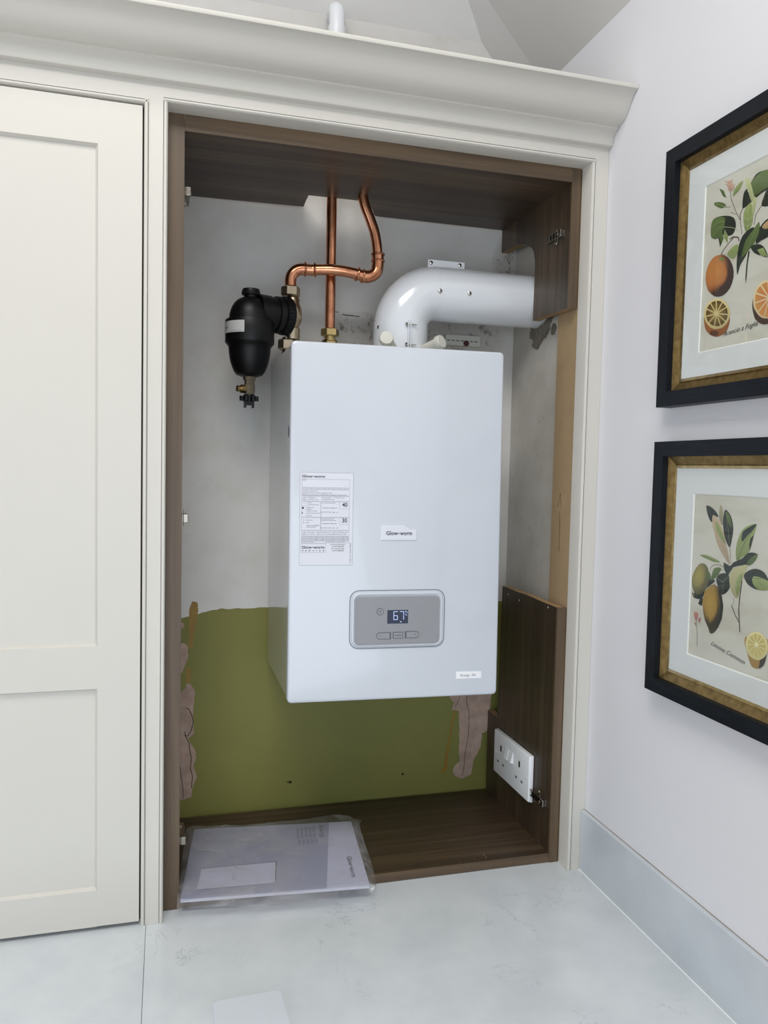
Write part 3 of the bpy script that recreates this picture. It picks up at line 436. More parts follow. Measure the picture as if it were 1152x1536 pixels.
crack([(.395, 1.262), (.402, 1.261), (.409, 1.2612)], .0007); crack([(.418, 1.257), (.43, 1.255), (.445, 1.255), (.462, 1.254)], .0008)
crack([(.655, 1.395), (.665, 1.38), (.68, 1.365), (.692, 1.34)], .0006)
for (a, b, r) in ((.306, .084, .0035), (.603, .079, .003), (.309, 1.282, .003), (.30, .0845, .0016), (.31, .0835, .0016)):
    bm = nb(); cyl(bm, (a, YB - .0008, b), (0, 1, 0), r, .002, 9); build('screw_hole', bm, M['hole'], wb)

# worktop, two slabs with a fine joint
jx = -.0305
build('worktop', box(nb(), -2.2, jx - .0002, -.62, YB, -.03, 0, .0012), M['quartz'], label='white veined quartz worktop slab left of the thin joint, under the closed door', cat='worktop')
build('worktop', box(nb(), jx + .0002, XW, -.62, YB, -.03, 0, .0012), M['quartz'], label='white veined quartz worktop slab below the boiler cupboard, right of the joint', cat='worktop')
build('upstand', box(nb(), .889, XW, -.62, -.0005, .0005, .134, .0012), M['quartz_up'], label='low quartz upstand running along the foot of the right wall', cat='upstand')
build('silicone_bead', tube(nb(), [(XW, -.62, .1345), (XW, -.001, .1345)], .0012, 6), M['sealant'], label='thin line of sealant on top of the quartz upstand', cat='sealant')
build('silicone_bead', tube(nb(), [(.8885, -.62, .0005), (.8885, -.001, .0005)], .0016, 6), M['plastic_white'], label='white sealant line where the worktop meets the upstand', cat='sealant')
t = thing('base_cabinet', (-.65, -.25, -.9), 'cream base cabinet carrying the quartz worktop', 'cabinet')
build('carcass', box(nb(), -2.2, XW - .002, -.56, YB - .005, -.78, -.031), M['base'], t)
build('plinth', box(nb(), -2.2, XW - .002, -.50, -.3, -.9, -.78), M['base'], t)
for i in range(5):
    a = -2.19 + i * .615; d = build('cabinet_door', box(nb(), a, a + .605, -.585, -.561, -.76, -.05, .002), M['base'], t)

# ------------------------------------------------------------------ boiler cupboard
CB = thing('boiler_cupboard', (.43, .2, 0), 'open cream framed cupboard with walnut lining around the boiler', 'cupboard')
FD = .040; BD = .008     # frame depth, bead width
build('frame_stile', box(nb(), -.0325, -.0075, 0, FD, .0003, 1.5305 + .0075), M['cream'], CB)
build('frame_stile', box(nb(), .8605 + .0075, XW - .0005, 0, FD, .0003, 1.5305 + .0075), M['cream'], CB)
build('frame_rail', box(nb(), -.0325, XW - .0005, 0, FD, 1.538, 1.60), M['cream'], CB)
def bead_prof(): return [(0, 0), (0, .0025), (.0012, .0008), (.0012, -.0008), (.0028, -.0028), (.0052, -.0028), (.0072, -.001), (.008, .002), (.008, FD)]
def bead_v(name, x, sgn, z0, z1, parent):
    bm = nb(); P = [(x + sgn * a, b) for a, b in bead_prof()] + [(x, FD)]
    prism(bm, P, XY, z0, z1); return build(name, bm, M['cream'], parent, smooth=True)
def bead_h(name, z, sgn, x0, x1, parent):
    bm = nb(); P = [(b, z + sgn * a) for a, b in bead_prof()] + [(FD, z)]
    prism(bm, P, YZ, x0, x1); return build(name, bm, M['cream'], parent, smooth=True)
bead_v('bead', -.0075, 1, .0003, 1.5305, CB); bead_v('bead', .868, -1, .0003, 1.5305, CB); bead_h('bead', 1.538, -1, -.0075, .868, CB)
# walnut lining
def panel_bm(pts, fn, a, b): return prism(nb(), pts, fn, a, b)
LP = build('side_panel', box(nb(), .0008, .031, .0420, .404, .0005, 1.532), M['wood_z'], CB); build('edge_band', box(nb(), .0008, .0308, .0402, .0419, .0005, 1.532), M['edge_z'], LP)
# right side, upper piece with the flue cut-out, raw chipboard on cut edges
UP = [(.044, 1.532), (.044, 1.2335), (.080, 1.2345), (.111, 1.235), (.143, 1.236), (.176, 1.2365), (.21, 1.2355), (.2095, 1.28), (.208, 1.336), (.209, 1.374), (.217, 1.398), (.228, 1.410), (.242, 1.418), (.273, 1.431), (.307, 1.439), (.36, 1.442), (.404, 1.4435), (.404, 1.532)]
bm = nb(); prism(bm, UP, YZ, .837, .855, 0, 1); RP = build('side_panel', bm, [M['wood_z'], M['chip']], CB); build('edge_band', box(nb(), .8372, .8575, .0405, .044, 1.2335, 1.532), M['edge_z'], RP)
LO = [(.044, .0005), (.404, .0005), (.404, .2370), (.345, .2365), (.342, .30), (.336, .5825), (.3, .583), (.25, .5815), (.2, .583), (.12, .580), (.044, .579)]
bm = nb(); prism(bm, LO, YZ, .837, .855, 0, 1); RL = build('side_panel', bm, [M['wood_z'], M['chip']], CB); build('edge_band', box(nb(), .8372, .8575, .0405, .044, .0005, .579), M['edge_z'], RL)
for (y, z) in ((.085, .572), (.30, .567), (.235, .563)): build('screw_hole', cyl(nb(), (.8366, y, z), (1, 0, 0), .0022, .0008, 8), M['cap'], RL)
TP = [(.0312, .044), (.8368, .044), (.8368, .400), (.502, .400), (.492, .396), (.474, .352), (.449, .3042), (.312, .308), (.3125, .35), (.314, .390), (.16, .398), (.0312, .403)]
bm = nb(); prism(bm, TP, XY, 1.5, 1.524, 0, 1); TPo = build('top_panel', bm, [M['wood_x'], M['chip']], CB); build('edge_band', box(nb(), .0312, .8368, .0405, .044, 1.5, 1.532), M['edge_x'], TPo)
BP = build('base_panel', box(nb(), .0312, .8368, .044, .404, .0012, .0208), M['wood_x'], CB); build('edge_band', box(nb(), .0312, .8368, .042, .044, .0012, .0208), M['edge_x'], BP)
for k in range(9):    # scratches along the front edge of the base panel
    bm = nb(); x = .56 + .16 * random.random(); y = .046 + .02 * random.random(); a = random.uniform(-.5, 1.2); l = random.uniform(.004, .016)
    quad(bm, [(x, y), (x + l * math.cos(a), y + l * math.sin(a)), (x + l * math.cos(a) + .0006, y + l * math.sin(a)), (x + .0014, y)], XY, .0212)
    build('scratch', bm, M['chip'], BP)
build('filler_strip', box(nb(), .8605, .8785, .0405, .129, .0005, 1.53), M['mdf'], CB, label='bare brown fibreboard strip behind the right stile')
bm = nb()
tube(bm, [(.8603, .098, .80), (.8603, .090, .83), (.8603, .083, .80)], .0004, 5); tube(bm, [(.8603, .092, .79), (.8603, .088, .76), (.8603, .087, .70)], .0004, 5)
build('pencil_mark', bm, M['hole'], CB)

# hinge mounting plates (four on show on the left, two on the right)
def hinge_plate(x, y, z, sgn, src=[None]):
    """built once at the origin, facing +x"""
    if src[0] is None:
        R = Vector((0, 0, 0)); e = thing('tmp', (0, 0, 0), None, None)
        bm = nb(); box(bm, 0, .0025, -.034, .034, -.0075, .0075, .0008); box(bm, 0, .0025, -.004, .010, -.0165, .0165, .0008); box(bm, .0025, .010, -.032, .032, -.0072, -.0056); box(bm, .0025, .010, -.032, .032, .0056, .0072)
        box(bm, .0025, .012, -.035, -.020, -.0080, .0080, .0012); box(bm, .0085, .0105, -.012, -.006, -.0056, .0056); box(bm, .0085, .0105, .002, .008, -.0056, .0056); box(bm, .0085, .0105, .016, .022, -.0056, .0056)
        a = build('hinge_plate', bm, M['plate'], e); bm = nb()
        for (yy, zz) in ((.001, .0135), (.001, -.0135), (-.021, 0), (.014, 0)):
            o_ = .011 if yy < -.02 else .0025; lathe(bm, [(o_, .0036), (o_ + .0015, .0032), (o_ + .002, .001)], (0, yy, zz), (1, 0, 0), 10)
        b = build('screw_heads', bm, M['nickel'], e)
        c = build('slot', box(nb(), .0026, .0060, -.019, .031, -.0052, .0052), M['hole'], e)
        COL.objects.unlink(e)
        for q in (a, b, c): COL.objects.unlink(q)
        src[0] = (a, b, c)
    a, b, c = src[0]
    n = a.copy(); COL.objects.link(n); n.parent = CB; n.location = Vector((x, y, z)) - ORG[CB]
    if sgn < 0: n.rotation_euler = (0, math.pi, 0)
    for q in (b, c): m_ = q.copy(); COL.objects.link(m_); m_.parent = n
for z in (1.392, .773, .135): hinge_plate(.031, .080, z, 1)
hinge_plate(.837, .100, 1.400, -1); hinge_plate(.837, .094, .128, -1)

# left-hand cupboard with closed shaker door
LC = thing('larder_cupboard', (-.26, .2, 0), 'cream cupboard with closed panelled door left of the boiler', 'cupboard')
build('frame_rail', box(nb(), -.62, -.0325, 0, FD, 1.5305, 1.60), M['cream'], LC); bead_h('bead', 1.5305, -1, -.56, -.0325, LC); bead_v('bead', -.0325, -1, .0003, 1.5305, LC)
build('frame_stile', box(nb(), -.62, -.56, 0, FD, .0003, 1.5305), M['cream'], LC)
build('side_panel', box(nb(), -.0525, -.0345, .044, .404, .0005, 1.52), M['wood_z'], LC)
build('end_panel', box(nb(), -.6200, -.6020, .0405, .4105, .0005, 1.60), M['cream'], LC)
build('top_panel', box(nb(), -.6015, -.0345, .0415, .404, 1.521, 1.539), M['wood_x'], LC)
dx0, dx1, dz0, dz1 = -.548, -.0432, .0085, 1.5185
D = thing('door', (-.295, 0, 0), None, None); del D; 
bm = nb(); S = .076; zs = [(dz0, .0785), (.461, .540), (1.4425, dz1)]
def sbox(bm, x0, x1, z0, z1): box(bm, x0, x1, .0005, .0225, z0, z1)
DR = build('door', box(nb(), dx0, dx1, .0085, .0225, dz0, dz1), M['cream'], LC)
for a in (dx0, dx1 - S):
    build('door_stile', box(nb(), a, a + S, .0005, .0085, dz0, dz1, .0012), M['cream'], DR)
for z0, z1 in zs: build('door_rail', box(nb(), dx0 + S - .001, dx1 - S + .001, .0006, .0085, z0, z1), M['cream'], DR)
bm = nb()     # sloped moulding round the sunk panels
for z0, z1 in ((.0785, .461), (.540, 1.4425)):
    a0, a1 = dx0 + S, dx1 - S; t = .0042
    o4 = [(a0, z0), (a1, z0), (a1, z1), (a0, z1)]; i4 = [(a0 + t, z0 + t), (a1 - t, z0 + t), (a1 - t, z1 - t), (a0 + t, z1 - t)]
    A = [bm.verts.new((x, .0012, z)) for x, z in o4]; Bq = [bm.verts.new((x, .0084, z)) for x, z in i4]
    for k in range(4): bm.faces.new((A[k], A[(k + 1) % 4], Bq[(k + 1) % 4], Bq[k]))
build('door_moulding', bm, M['cream'], DR)
build('door_lining', box(nb(), dx0 - .01, -.034, .0235, .0400, .0005, 1.528), plain('dark_gap_lining', '3a2a22', .7), LC)

# cornice across both cupboards
CP = [(.03, 1.562), (-.007, 1.562), (-.013, 1.5635), (-.0155, 1.567), (-.0158, 1.572), (-.0170, 1.5785), (-.0205, 1.5835), (-.0265, 1.5870), (-.0335, 1.5890), (-.0350, 1.5900), (-.0350, 1.5930), (-.0400, 1.5940), (-.0500, 1.5965), (-.0580, 1.6010), (-.0660, 1.6085), (-.0735, 1.6180), (-.0800, 1.6270), (-.0870, 1.6350), (-.0945, 1.6395), (-.1010, 1.6410), (-.1020, 1.6425), (-.1020, 1.6480), (-.1005, 1.6492), (.03, 1.6492)]
bm = nb(); prism(bm, CP, YZ, -.62, XW - .0008); build('cornice', bm, M['cream'], smooth=True, label='long cream moulded cornice across the top of both cupboards', cat='cornice')

# ------------------------------------------------------------------ double socket
SK = thing('double_socket', (.83, .23, .10), 'white double switched plug socket on the walnut side panel', 'socket')
sx = .837; so = .0125
bm = nb(); box(bm, sx - so, sx - .0004, .127, .333, .1005, .213, .0028, 3)
for v in bm.verts:   # front face a little smaller than the back
    if v.co.x < sx - so + .004: v.co.y = .23 + (v.co.y - .23) * .985; v.co.z = .157 + (v.co.z - .157) * .975
build('face_plate', bm, M['plastic_white'], SK, smooth=True)
fx = sx - so
def sy(t): return .333 - t * .206          # t = 0 at the far (left in view) end
for t0 in (.22, .74):
    bm = nb(); box(bm, fx - .0003, fx + .0004, sy(t0) - .004, sy(t0) + .004, .167, .182); build('earth_slot', bm, M['hole'], SK)
    for dy, dz in ((-.0155, -.026), (.0155, -.026)):
        bm = nb(); box(bm, fx - .0003, fx + .0004, sy(t0) + dy - .0045, sy(t0) + dy + .0045, .163 + dz - .003, .163 + dz + .003); build('shutter_slot', bm, M['grey_ink'], SK)
for t0 in (.41, .53):
    bm = nb(); y = sy(t0); prism(bm, [(fx + .001, .162), (fx - .0075, .164), (fx - .0008, .189), (fx + .001, .189)], lambda u, v, w: Vector((u, w, v)), y - .008, y + .008); build('rocker_switch', bm, M['plastic_white'], SK)
for y in (.318, .142):
    bm = nb(); lathe(bm, [(0, .0042), (.0009, .0036), (.001, .001)], (fx + .0002, y, .157), (-1, 0, 0), 14); build('screw_cap', bm, M['plastic_white'], SK)

# ------------------------------------------------------------------ boiler
P0 = Vector((.24238745, .06223915, .39226196)); XN = Vector((.45497115, -.02183363, 0)); WB = XN.length; XN.normalize(); ZN = Vector((0, .01358558, .73999962)); HB = ZN.length; ZN.normalize(); NN = XN.cross(ZN).normalized()
if NN.y > 0: NN = -NN
BF = lambda u, v, w: P0 + XN * u + ZN * v + NN * w
BO = thing('wall_boiler', (.47, .23, .392), 'white wall hung boiler in the open cupboard, display reading 67', 'boiler')
bm = nb()   # side and back casing (square to the wall), slightly behind the cover
def cpt(u, v): return BF(u, v, -.030)
fr = [cpt(.0025, .002), cpt(WB - .0025, .002), cpt(WB - .0025, HB - .002), cpt(.0025, HB - .002)]
bk = [Vector((p.x, .4095, z)) for p, z in zip((Vector((.2445, 0, 0)), Vector((.6945, 0, 0)), Vector((.6945, 0, 0)), Vector((.2445, 0, 0))), (.3945, .3945, 1.130, 1.130))]
A = [bm.verts.new(p) for p in fr]; Bv = [bm.verts.new(p) for p in bk]
bm.faces.new(A); bm.faces.new(Bv[::-1])
for k in range(4): bm.faces.new((A[k], Bv[k], Bv[(k + 1) % 4], A[(k + 1) % 4]))
bmesh.ops.bevel(bm, geom=[e for e in bm.edges if (e.verts[0] in A) != (e.verts[1] in A)], offset=.004, segments=2, affect='EDGES')
build('casing', bm, M['casing'], BO, smooth=True)
bm = nb(); prism(bm, rrect(.004, WB - .004, .003, HB - .004, .006), BF, -.030, -.022); build('seam', bm, M['gasket'], BO)
bm = nb(); 
rings = []
for w, ins, rad in ((-.0235, .0, .009), (-.006, .0, .009), (-.0025, .0008, .009), (-.0008, .0024, .0085), (0, .005, .0075)):
    rings.append([bm.verts.new(BF(a, b, w)) for a, b in rrect(ins, WB - ins, ins, HB - ins, rad)])
for a, b in zip(rings, rings[1:]):
    for k in range(len(a)): bm.faces.new((a[k], a[(k + 1) % len(a)], b[(k + 1) % len(a)], b[k]))
bm.faces.new(rings[0][::-1]); bm.faces.new(rings[-1])
build('front_cover', bm, M['white_gloss'], BO, smooth=True)
bm = nb(); box(bm, .686, .781, .397, .4095, 1.197, 1.224, .001); hb = build('hanging_bracket', bm, M['cap'], BO, label='pale perforated hanging bracket on the wall')
build('bracket_screw', cyl(nb(), (.742, .3965, 1.2035), (0, -1, 0), .0075, .002, 14), plain('rust_red_plug', '4a1f1c', .6), BO)
for i in range(7): build('bracket_slot', box(nb(), .690 + i * .0125, .698 + i * .0125, .3962, .3972, 1.208, 1.2105), M['grey_ink'], BO)
# sight glass / blank in the left side
build('side_grommet', lathe(nb(), [(0, .012), (.0015, .011), (.002, .004)], (.2445, .10, .95), (-1, 0, 0), 18), M['gasket'], BO)
# instruction label
LB = build('instruction_label', prism(nb(), [(.0208, .2845), (.1312, .2850), (.1312, .4751), (.0208, .4747)], BF, .0, .0003), M['label'], BO, label='printed paper instruction label')
bm = nb(); w = .00042
outline(bm, .0208, .1312, .2845, .4750, .0004, BF, w)
LBox = [(.0248, .1240, .4440, .4612), (.0248, .1232, .4272, .4430), (.0248, .1232, .4162, .4266), (.0248, .0640, .3835, .4154), (.0646, .1232, .3835, .4154), (.0248, .0640, .3568, .3828), (.0646, .1232, .3568, .3828), (.0248, .1232, .3450, .3560), (.0248, .0750, .3300, .3444), (.0758, .1232, .3300, .3444), (.0238, .0752, .3111, .3290)]
for b in LBox: outline(bm, *b, .00035, BF, w)
outline(bm, .0248, .0362, .4162, .4266, .0003, BF, w); outline(bm, .0248, .0362, .4065, .4154, .0003, BF, w); outline(bm, .0248, .0362, .3450, .3560, .0003, BF, w)
outline(bm, .1030, .1232, .4010, .4154, .0003, BF, w); outline(bm, .1030, .1232, .3690, .3828, .0003, BF, w)
build('label_ruling', bm, M['grey_ink'], LB)
bm = nb()
T = lambda s, u, v, width, h, **k: write(bm, s, BF, u, v, h, width, w=.0005, **{'bold': .018, **k})
T('Glow', .0248, .4642, .0215, .0056, bold=.02); T('worm', .0495, .4642, .0226, .0056, bold=.02); cyl(bm, BF(.0480, .4667, .0004), NN, .0011, .0001, 10)
T('Notes:', .0258, .4585, .0075, .0016)
for i, (s, wd) in enumerate((('The boiler must be installed in a position that conforms to the appropriate', .094), ('ventilation requirements.', .030), ('Read the instructions before installing the boiler.', .062), ('Read the users instructions carefully before starting and using the boiler.', .092))):
    T(s, .0262, .4397 - i * .0037, wd, .0016, bold=.01)
T('Putting into', .0380, .4230, .0150, .0015, bold=.01); T('standby mode', .0380, .4193, .0195, .0015, bold=.01)
T('Press the button', .0655, .4230, .0200, .0014); T('for 3 secs, the key', .0905, .4230, .0225, .0014); T('for activation is off', .0655, .4193, .0260, .0014)
T('Boiler', .0380, .4122, .0075, .0015, bold=.01); T('operating mode', .0380, .4085, .0215, .0015, bold=.01)
for s, v in (('Heating only', .4028), ('Heating +', .3990), ('domestic hot water', .3955), ('Domestic hot water only', .3910), ('No demand', .3862)): T(s, .0345, v, min(.028, len(s) * .00125), .0014)
T('Hot water temperature', .0660, .4122, .0285, .0015, bold=.01); T('Temperature adjustment', .0675, .4020, .0310, .0015); T('Heating temperature', .0655, .3797, .0265, .0015, bold=.01); T('Depending on installation type', .0655, .3765, .0310, .0013); T('Temperature adjustment', .0668, .3700, .0310, .0015)
T('Burner on', .0345, .3768, .0125, .0015); T('Fault', .0345, .3717, .0065, .0015); T('Contact your installer or', .0345, .3660, .0285, .0015); T('service provider', .0345, .3627, .0200, .0015)
T('40', .1085, .4052, .0108, .0085); T('30', .1085, .3730, .0105, .0085)
for v in (.3925, .3605): # arrow row
    quad(bm, [(.0655, v), (.0675, v + .0012), (.0655, v + .0024)], BF, .0005); quad(bm, [(.0840, v), (.0860, v + .0012), (.0840, v + .0024)], BF, .0005); outline(bm, .0695, .0820, v, v + .0026, .0003, BF, .0005)
    quad(bm, [(.0965, v + .0005), (.0980, v), (.1012, v + .0034), (.0980, v + .0012)], BF, .0005); T('OK', .0890, v + .0002, .0045, .0018)
T('In the event', .0375, .3522, .0150, .0014); T('of a problem', .0375, .3483, .0150, .0014); T('Press the button for 3 secs, if the fault code', .0560, .3522, .0650, .0014); T('appears, contact your installer service provider.', .0560, .3483, .0630, .0014)
for i in range(5):
    T('the incorrect use of the boiler and installation can be dangerous', .0255, .3418 - i * .0024, .0480 if i < 4 else .026, .0013); T('it could be required after a year to have the appliance serviced', .0765, .3418 - i * .0024, .0460 if i < 4 else .040, .0013)
T('Glow', .0258, .3192, .0212, .0056, bold=.02); T('worm', .0500, .3192, .0228, .0056, bold=.02); cyl(bm, BF(.0488, .3216, .0004), NN, .0011, .0001, 10); T('S  E  R  V  I  C  E', .0265, .3137, .0460, .0024)
T('For Service & Repairs:', .0850, .3265, .0310, .0018); T('01773 828100', .0888, .3222, .0240, .0020, bold=.015); T('For Technical Help:', .0872, .3180, .0270, .0018); T('01773 828300', .0888, .3137, .0240, .0020, bold=.015)
write(bm, '0020174731_01  07/11', lambda a, b, w_: BF(.1255 + b, .3310 - a, w_), 0, 0, .0024, .0420, w=.0005)
for (u, v) in ((.0305, .4212), (.0305, .3503)):
    for k in range(14):
        a0 = math.radians(115 + k * 310 / 14); a1 = math.radians(115 + (k + 1) * 310 / 14)
        quad(bm, [(u + .0030 * math.cos(a0), v + .0030 * math.sin(a0)), (u + .0030 * math.cos(a1), v + .0030 * math.sin(a1)), (u + .0024 * math.cos(a1), v + .0024 * math.sin(a1)), (u + .0024 * math.cos(a0), v + .0024 * math.sin(a0))], BF, .0005)
    rect(bm, u - .0003, u + .0003, v, v + .0040, BF, .0005)
rect(bm, .0280, .0340, .4110, .4113, BF, .0005); rect(bm, .0255, .0295, .4005, .4040, BF, .0005); rect(bm, .0255, .0272, .3905, .3935, BF, .0005); rect(bm, .0290, .0300, .3765, .3785, BF, .0005); rect(bm, .0288, .0304, .3715, .3730, BF, .0005)
build('label_printing', bm, M['print_ink'], LB)
# name badge
bd = [(.1920, .3370), (.2668, .3370), (.2668, .3581), (.2546, .3583), (.2490, .3615), (.2413, .3668), (.1920, .3668)]
BG = build('name_badge', prism(nb(), bd, BF, 0, .0016), M['plastic_white'], BO, label='white name badge with one stepped corner')
bm = nb(); bd2 = [(.1928, .3378), (.2660, .3378), (.2660, .3573), (.2548, .3575), (.2488, .3607), (.2410, .3660), (.1928, .3660)]
prism(bm, bd2, BF, .0016, .0021); build('badge_face', bm, M['label'], BG)
bm = nb(); write(bm, 'Glow', BF, .2018, .3475, .0080, .0256, w=.0023, bold=.02); write(bm, 'worm', BF, .2315, .3475, .0080, .0262, w=.0023, bold=.02); cyl(bm, BF(.2295, .3507, .0022), NN, .0013, .0001, 12); build('badge_lettering', bm, M['print_ink'], BG)
# control panel
CP_ = build('control_panel', prism(nb(), rrect(.1270, .3325, .1095, .2320, .020), BF, 0, .0012), M['panel_rim'], BO, smooth=True, label='grey control panel with silver rim')
bm = nb(); R0 = rrect(.1300, .3297, .1122, .2292, .018); R1 = rrect(.1330, .3268, .1148, .2265, .016); R2 = rrect(.1372, .3228, .1172, .2200, .012)
def loft(bm, ls):
    rs = [[bm.verts.new(BF(a, b, w_)) for a, b in l] for l, w_ in ls]
    for a, b in zip(rs, rs[1:]):
        for k in range(len(a)): bm.faces.new((a[k], a[(k + 1) % len(a)], b[(k + 1) % len(a)], b[k]))
    return rs
loft(bm, [(R0, .0012), (R0, .0005), (R1, .0045), (rrect(.1350, .3248, .1162, .2240, .014), .0048), (R2, .0022)]); build('control_rim', bm, M['white_gloss'], CP_, smooth=True)
bm = nb(); o_, i_ = rrect(.1268, .3327, .1093, .2322, .0202), rrect(.1284, .3311, .1109, .2306, .0188)
for k in range(len(o_)):
    j = (k + 1) % len(o_); bm.faces.new([bm.verts.new(BF(a, b, .0014)) for a, b in (o_[k], o_[j], i_[j], i_[k])])
build('rim_groove', bm, M['gasket'], CP_)
bm = nb(); prism(bm, rrect(.1385, .3212, .1180, .2180, .010), BF, .0010, .0026); build('control_face', bm, M['panel_grey'], CP_, label='glossy grey control face')
# display
bm = nb(); prism(bm, rrect(.2072, .2522, .1612, .1899, .0012, 2), BF, .0024, .0029); build('display', bm, M['screen'], CP_, label='dark blue display reading 67')
bm = nb()
def seg7(u, v, on, h=.018, wd=.0092, t=.0012):
    S7 = {'a': (u, u + wd, v + h - t, v + h), 'g': (u, u + wd, v + h / 2 - t / 2, v + h / 2 + t / 2), 'd': (u, u + wd, v, v + t), 'f': (u, u + t, v + h / 2, v + h), 'e': (u, u + t, v, v + h / 2), 'b': (u + wd - t, u + wd, v + h / 2, v + h), 'c': (u + wd - t, u + wd, v, v + h / 2)}
    for k in on:
        a, b, c, d = S7[k]; rect(bm, a + (.0003 if k in 'agd' else 0), b - (.0003 if k in 'agd' else 0), c + (.0003 if k in 'febc' else 0), d - (.0003 if k in 'febc' else 0), BF, .0031)
seg7(.2205, .1690, 'afgedc'); seg7(.2338, .1690, 'abc'); outline(bm, .2455, .2480, .1850, .1878, .0005, BF, .0031); write(bm, 'C', BF, .2488, .1830, .0035, w=.0031); rect(bm, .2350, .2380, .1640, .1658, BF, .0031); rect(bm, .2460, .2466, .1790, .1825, BF, .0031); rect(bm, .2475, .2495, .1780, .1795, BF, .0031)
build('display_digits', bm, M['lit'], CP_)
# buttons
def button(pts, name, mark=None):
    b = build(name, prism(nb(), pts, BF, .0024, .0033), M['button_edge'], CP_)
    cx = sum(p[0] for p in pts) / len(pts); cy = sum(p[1] for p in pts) / len(pts)
    ins = [(cx + (a - cx) * (1 - .0014 / max(.006, abs(pts[0][0] - cx) if 0 else .012)), cy + (c - cy) * .86) for a, c in pts]
    build('button_face', prism(nb(), ins, BF, .0030, .0040), M['panel_grey'], b)
    if mark:
        bm = nb(); mark(bm); build('button_mark', bm, M['print_ink'], b)
def ppts(u0, u1, v0, v1, left, right, n=8):
    r = (v1 - v0) / 2; P = []
    P += [(u1 - r + r * math.cos(math.radians(a)), v0 + r + r * math.sin(math.radians(a))) for a in [-90 + 180 * k / n for k in range(n + 1)]] if right else [(u1, v0), (u1, v1)]
    P += [(u0 + r + r * math.cos(math.radians(a)), v0 + r + r * math.sin(math.radians(a))) for a in [90 + 180 * k / n for k in range(n + 1)]] if left else [(u0, v1), (u0, v0)]
    return P
button(ppts(.1845, .2154, .1288, .1432, True, False), 'minus_button', lambda b: rect(b, .1915, .1950, .1357, .1363, BF, .0042))
button(ppts(.2201, .2415, .1298, .1434, False, False), 'mode_button', lambda b: write(b, 'mode', BF, .2242, .1350, .0034, .0130, w=.0042))
def plus(b): rect(b, .2665, .2695, .1379, .1385, BF, .0042); rect(b, .26770, .26830, .1366, .1397, BF, .0042)
button(ppts(.2462, .2766, .1300, .1443, False, True), 'plus_button', plus)
pc = (.1918, .1872)
button([(pc[0] + .0075 * math.cos(a), pc[1] + .0075 * math.sin(a)) for a in [2 * math.pi * k / 24 for k in range(24)]], 'power_button', lambda b: (outline(b, pc[0] - .0022, pc[0] + .0022, pc[1] - .0022, pc[1] + .0020, .0004, BF, .0042), rect(b, pc[0] - .0003, pc[0] + .0003, pc[1], pc[1] + .0035, BF, .0042)))
ST = build('sticker', prism(nb(), [(.3615, .0383), (.4185, .0383), (.4183, .0528), (.3613, .0538)], BF, 0, .0003), M['plastic_white'], BO, label='small white printed sticker')
bm = nb(); write(bm, 'Energy, 30c', BF, .3715, .0430, .0052, .0355, w=.0005); build('sticker_lettering', bm, M['grey_ink'], ST)

# ------------------------------------------------------------------ flue
FL = thing('flue_pipe', (.53, .272, 1.132), 'fat white flue pipe bending from boiler top into the right wall', 'pipe')
FY, FZ, FR, FX = .272, 1.2925, .0625, .5285
Rb = .085
path = [(FX, FY, 1.133), (FX, FY, 1.16), (FX, FY, FZ - Rb)]
path += [(FX + Rb - Rb * math.cos(a), FY, FZ - Rb + Rb * math.sin(a)) for a in [math.radians(90 * k / 14) for k in range(1, 15)]]
build('elbow', tube(nb(), path + [(FX + Rb + .004, FY, FZ)], FR, 40), M['flue'], FL, smooth=True)
build('pipe', tube(nb(), [(FX + Rb + .0045, FY, FZ), (.94, FY, FZ)], FR - .0003, 40), M['flue'], FL, smooth=True)
build('clamp_band', tube(nb(), [(FX + Rb - .008, FY, FZ), (FX + Rb + .080, FY, FZ)], FR + .0005, 40), M['flue'], FL, smooth=True)
build('socket_collar', tube(nb(), [(FX, FY, 1.133), (FX, FY, 1.2175)], FR + .0012, 40), M['flue'], FL, smooth=True)
bm = nb(); box(bm, .592, .684, FY - .0015, FY + .0015, FZ + FR - .004, FZ + FR + .0175, .001); build('clamp_lug', bm, M['plastic_white'], FL)
def screw(p, d, parent, r=.0052):
    d = Vector(d).normalized(); bm = nb(); lathe(bm, [(0, r), (r * .35, r * .95), (r * .6, r * .6), (r * .68, .0002)], p, d, 12); s = build('screw', bm, M['steel'], parent, smooth=True)
    bm = nb(); lathe(bm, [(r * .45, r * .32), (r * .75, r * .3)], p, d, 6); build('screw_recess', bm, M['hole'], s)
for x in (.599, .671): screw((x, FY - .0015, FZ + FR + .0095), (0, -1, 0), FL, .0048)
for x in (.602, .674): screw((x, FY - FR * 1.0, FZ - .006), (0, -1, -.1), FL)
# upright clamp seam on the collar
aseam = math.radians(-89); sd = Vector((math.cos(aseam), math.sin(aseam), 0)); tg = Vector((-sd.y, sd.x, 0))
c0 = Vector((FX, FY, 0)) + sd * (FR + .0012)
for off in (-.0028, .0028):
    bm = nb(); c = c0 + tg * off; pts = [c - tg * .0008 - sd * .002, c + tg * .0008 - sd * .002, c + tg * .0008 + sd * .0055, c - tg * .0008 + sd * .0055]
    prism(bm, [(p.x, p.y) for p in pts], XY, 1.150, 1.214); build('clamp_flange', bm, M['flue'], FL)
for z in (1.160, 1.205):
    c = c0 + sd * .003; bm = nb(); cyl(bm, c - tg * .009 + Vector((0, 0, z)), tg, .0016, .026, 8); hexnut(bm, c - tg * .009 + Vector((0, 0, z)), tg, .0042, .004); build('clamp_screw', bm, M['steel'], FL)
    screw((FX - FR * .94, FY - FR * .34, z - .003), (-1, -.4, 0), FL, .0045)
bm = nb()    # faint printed lines on the bend
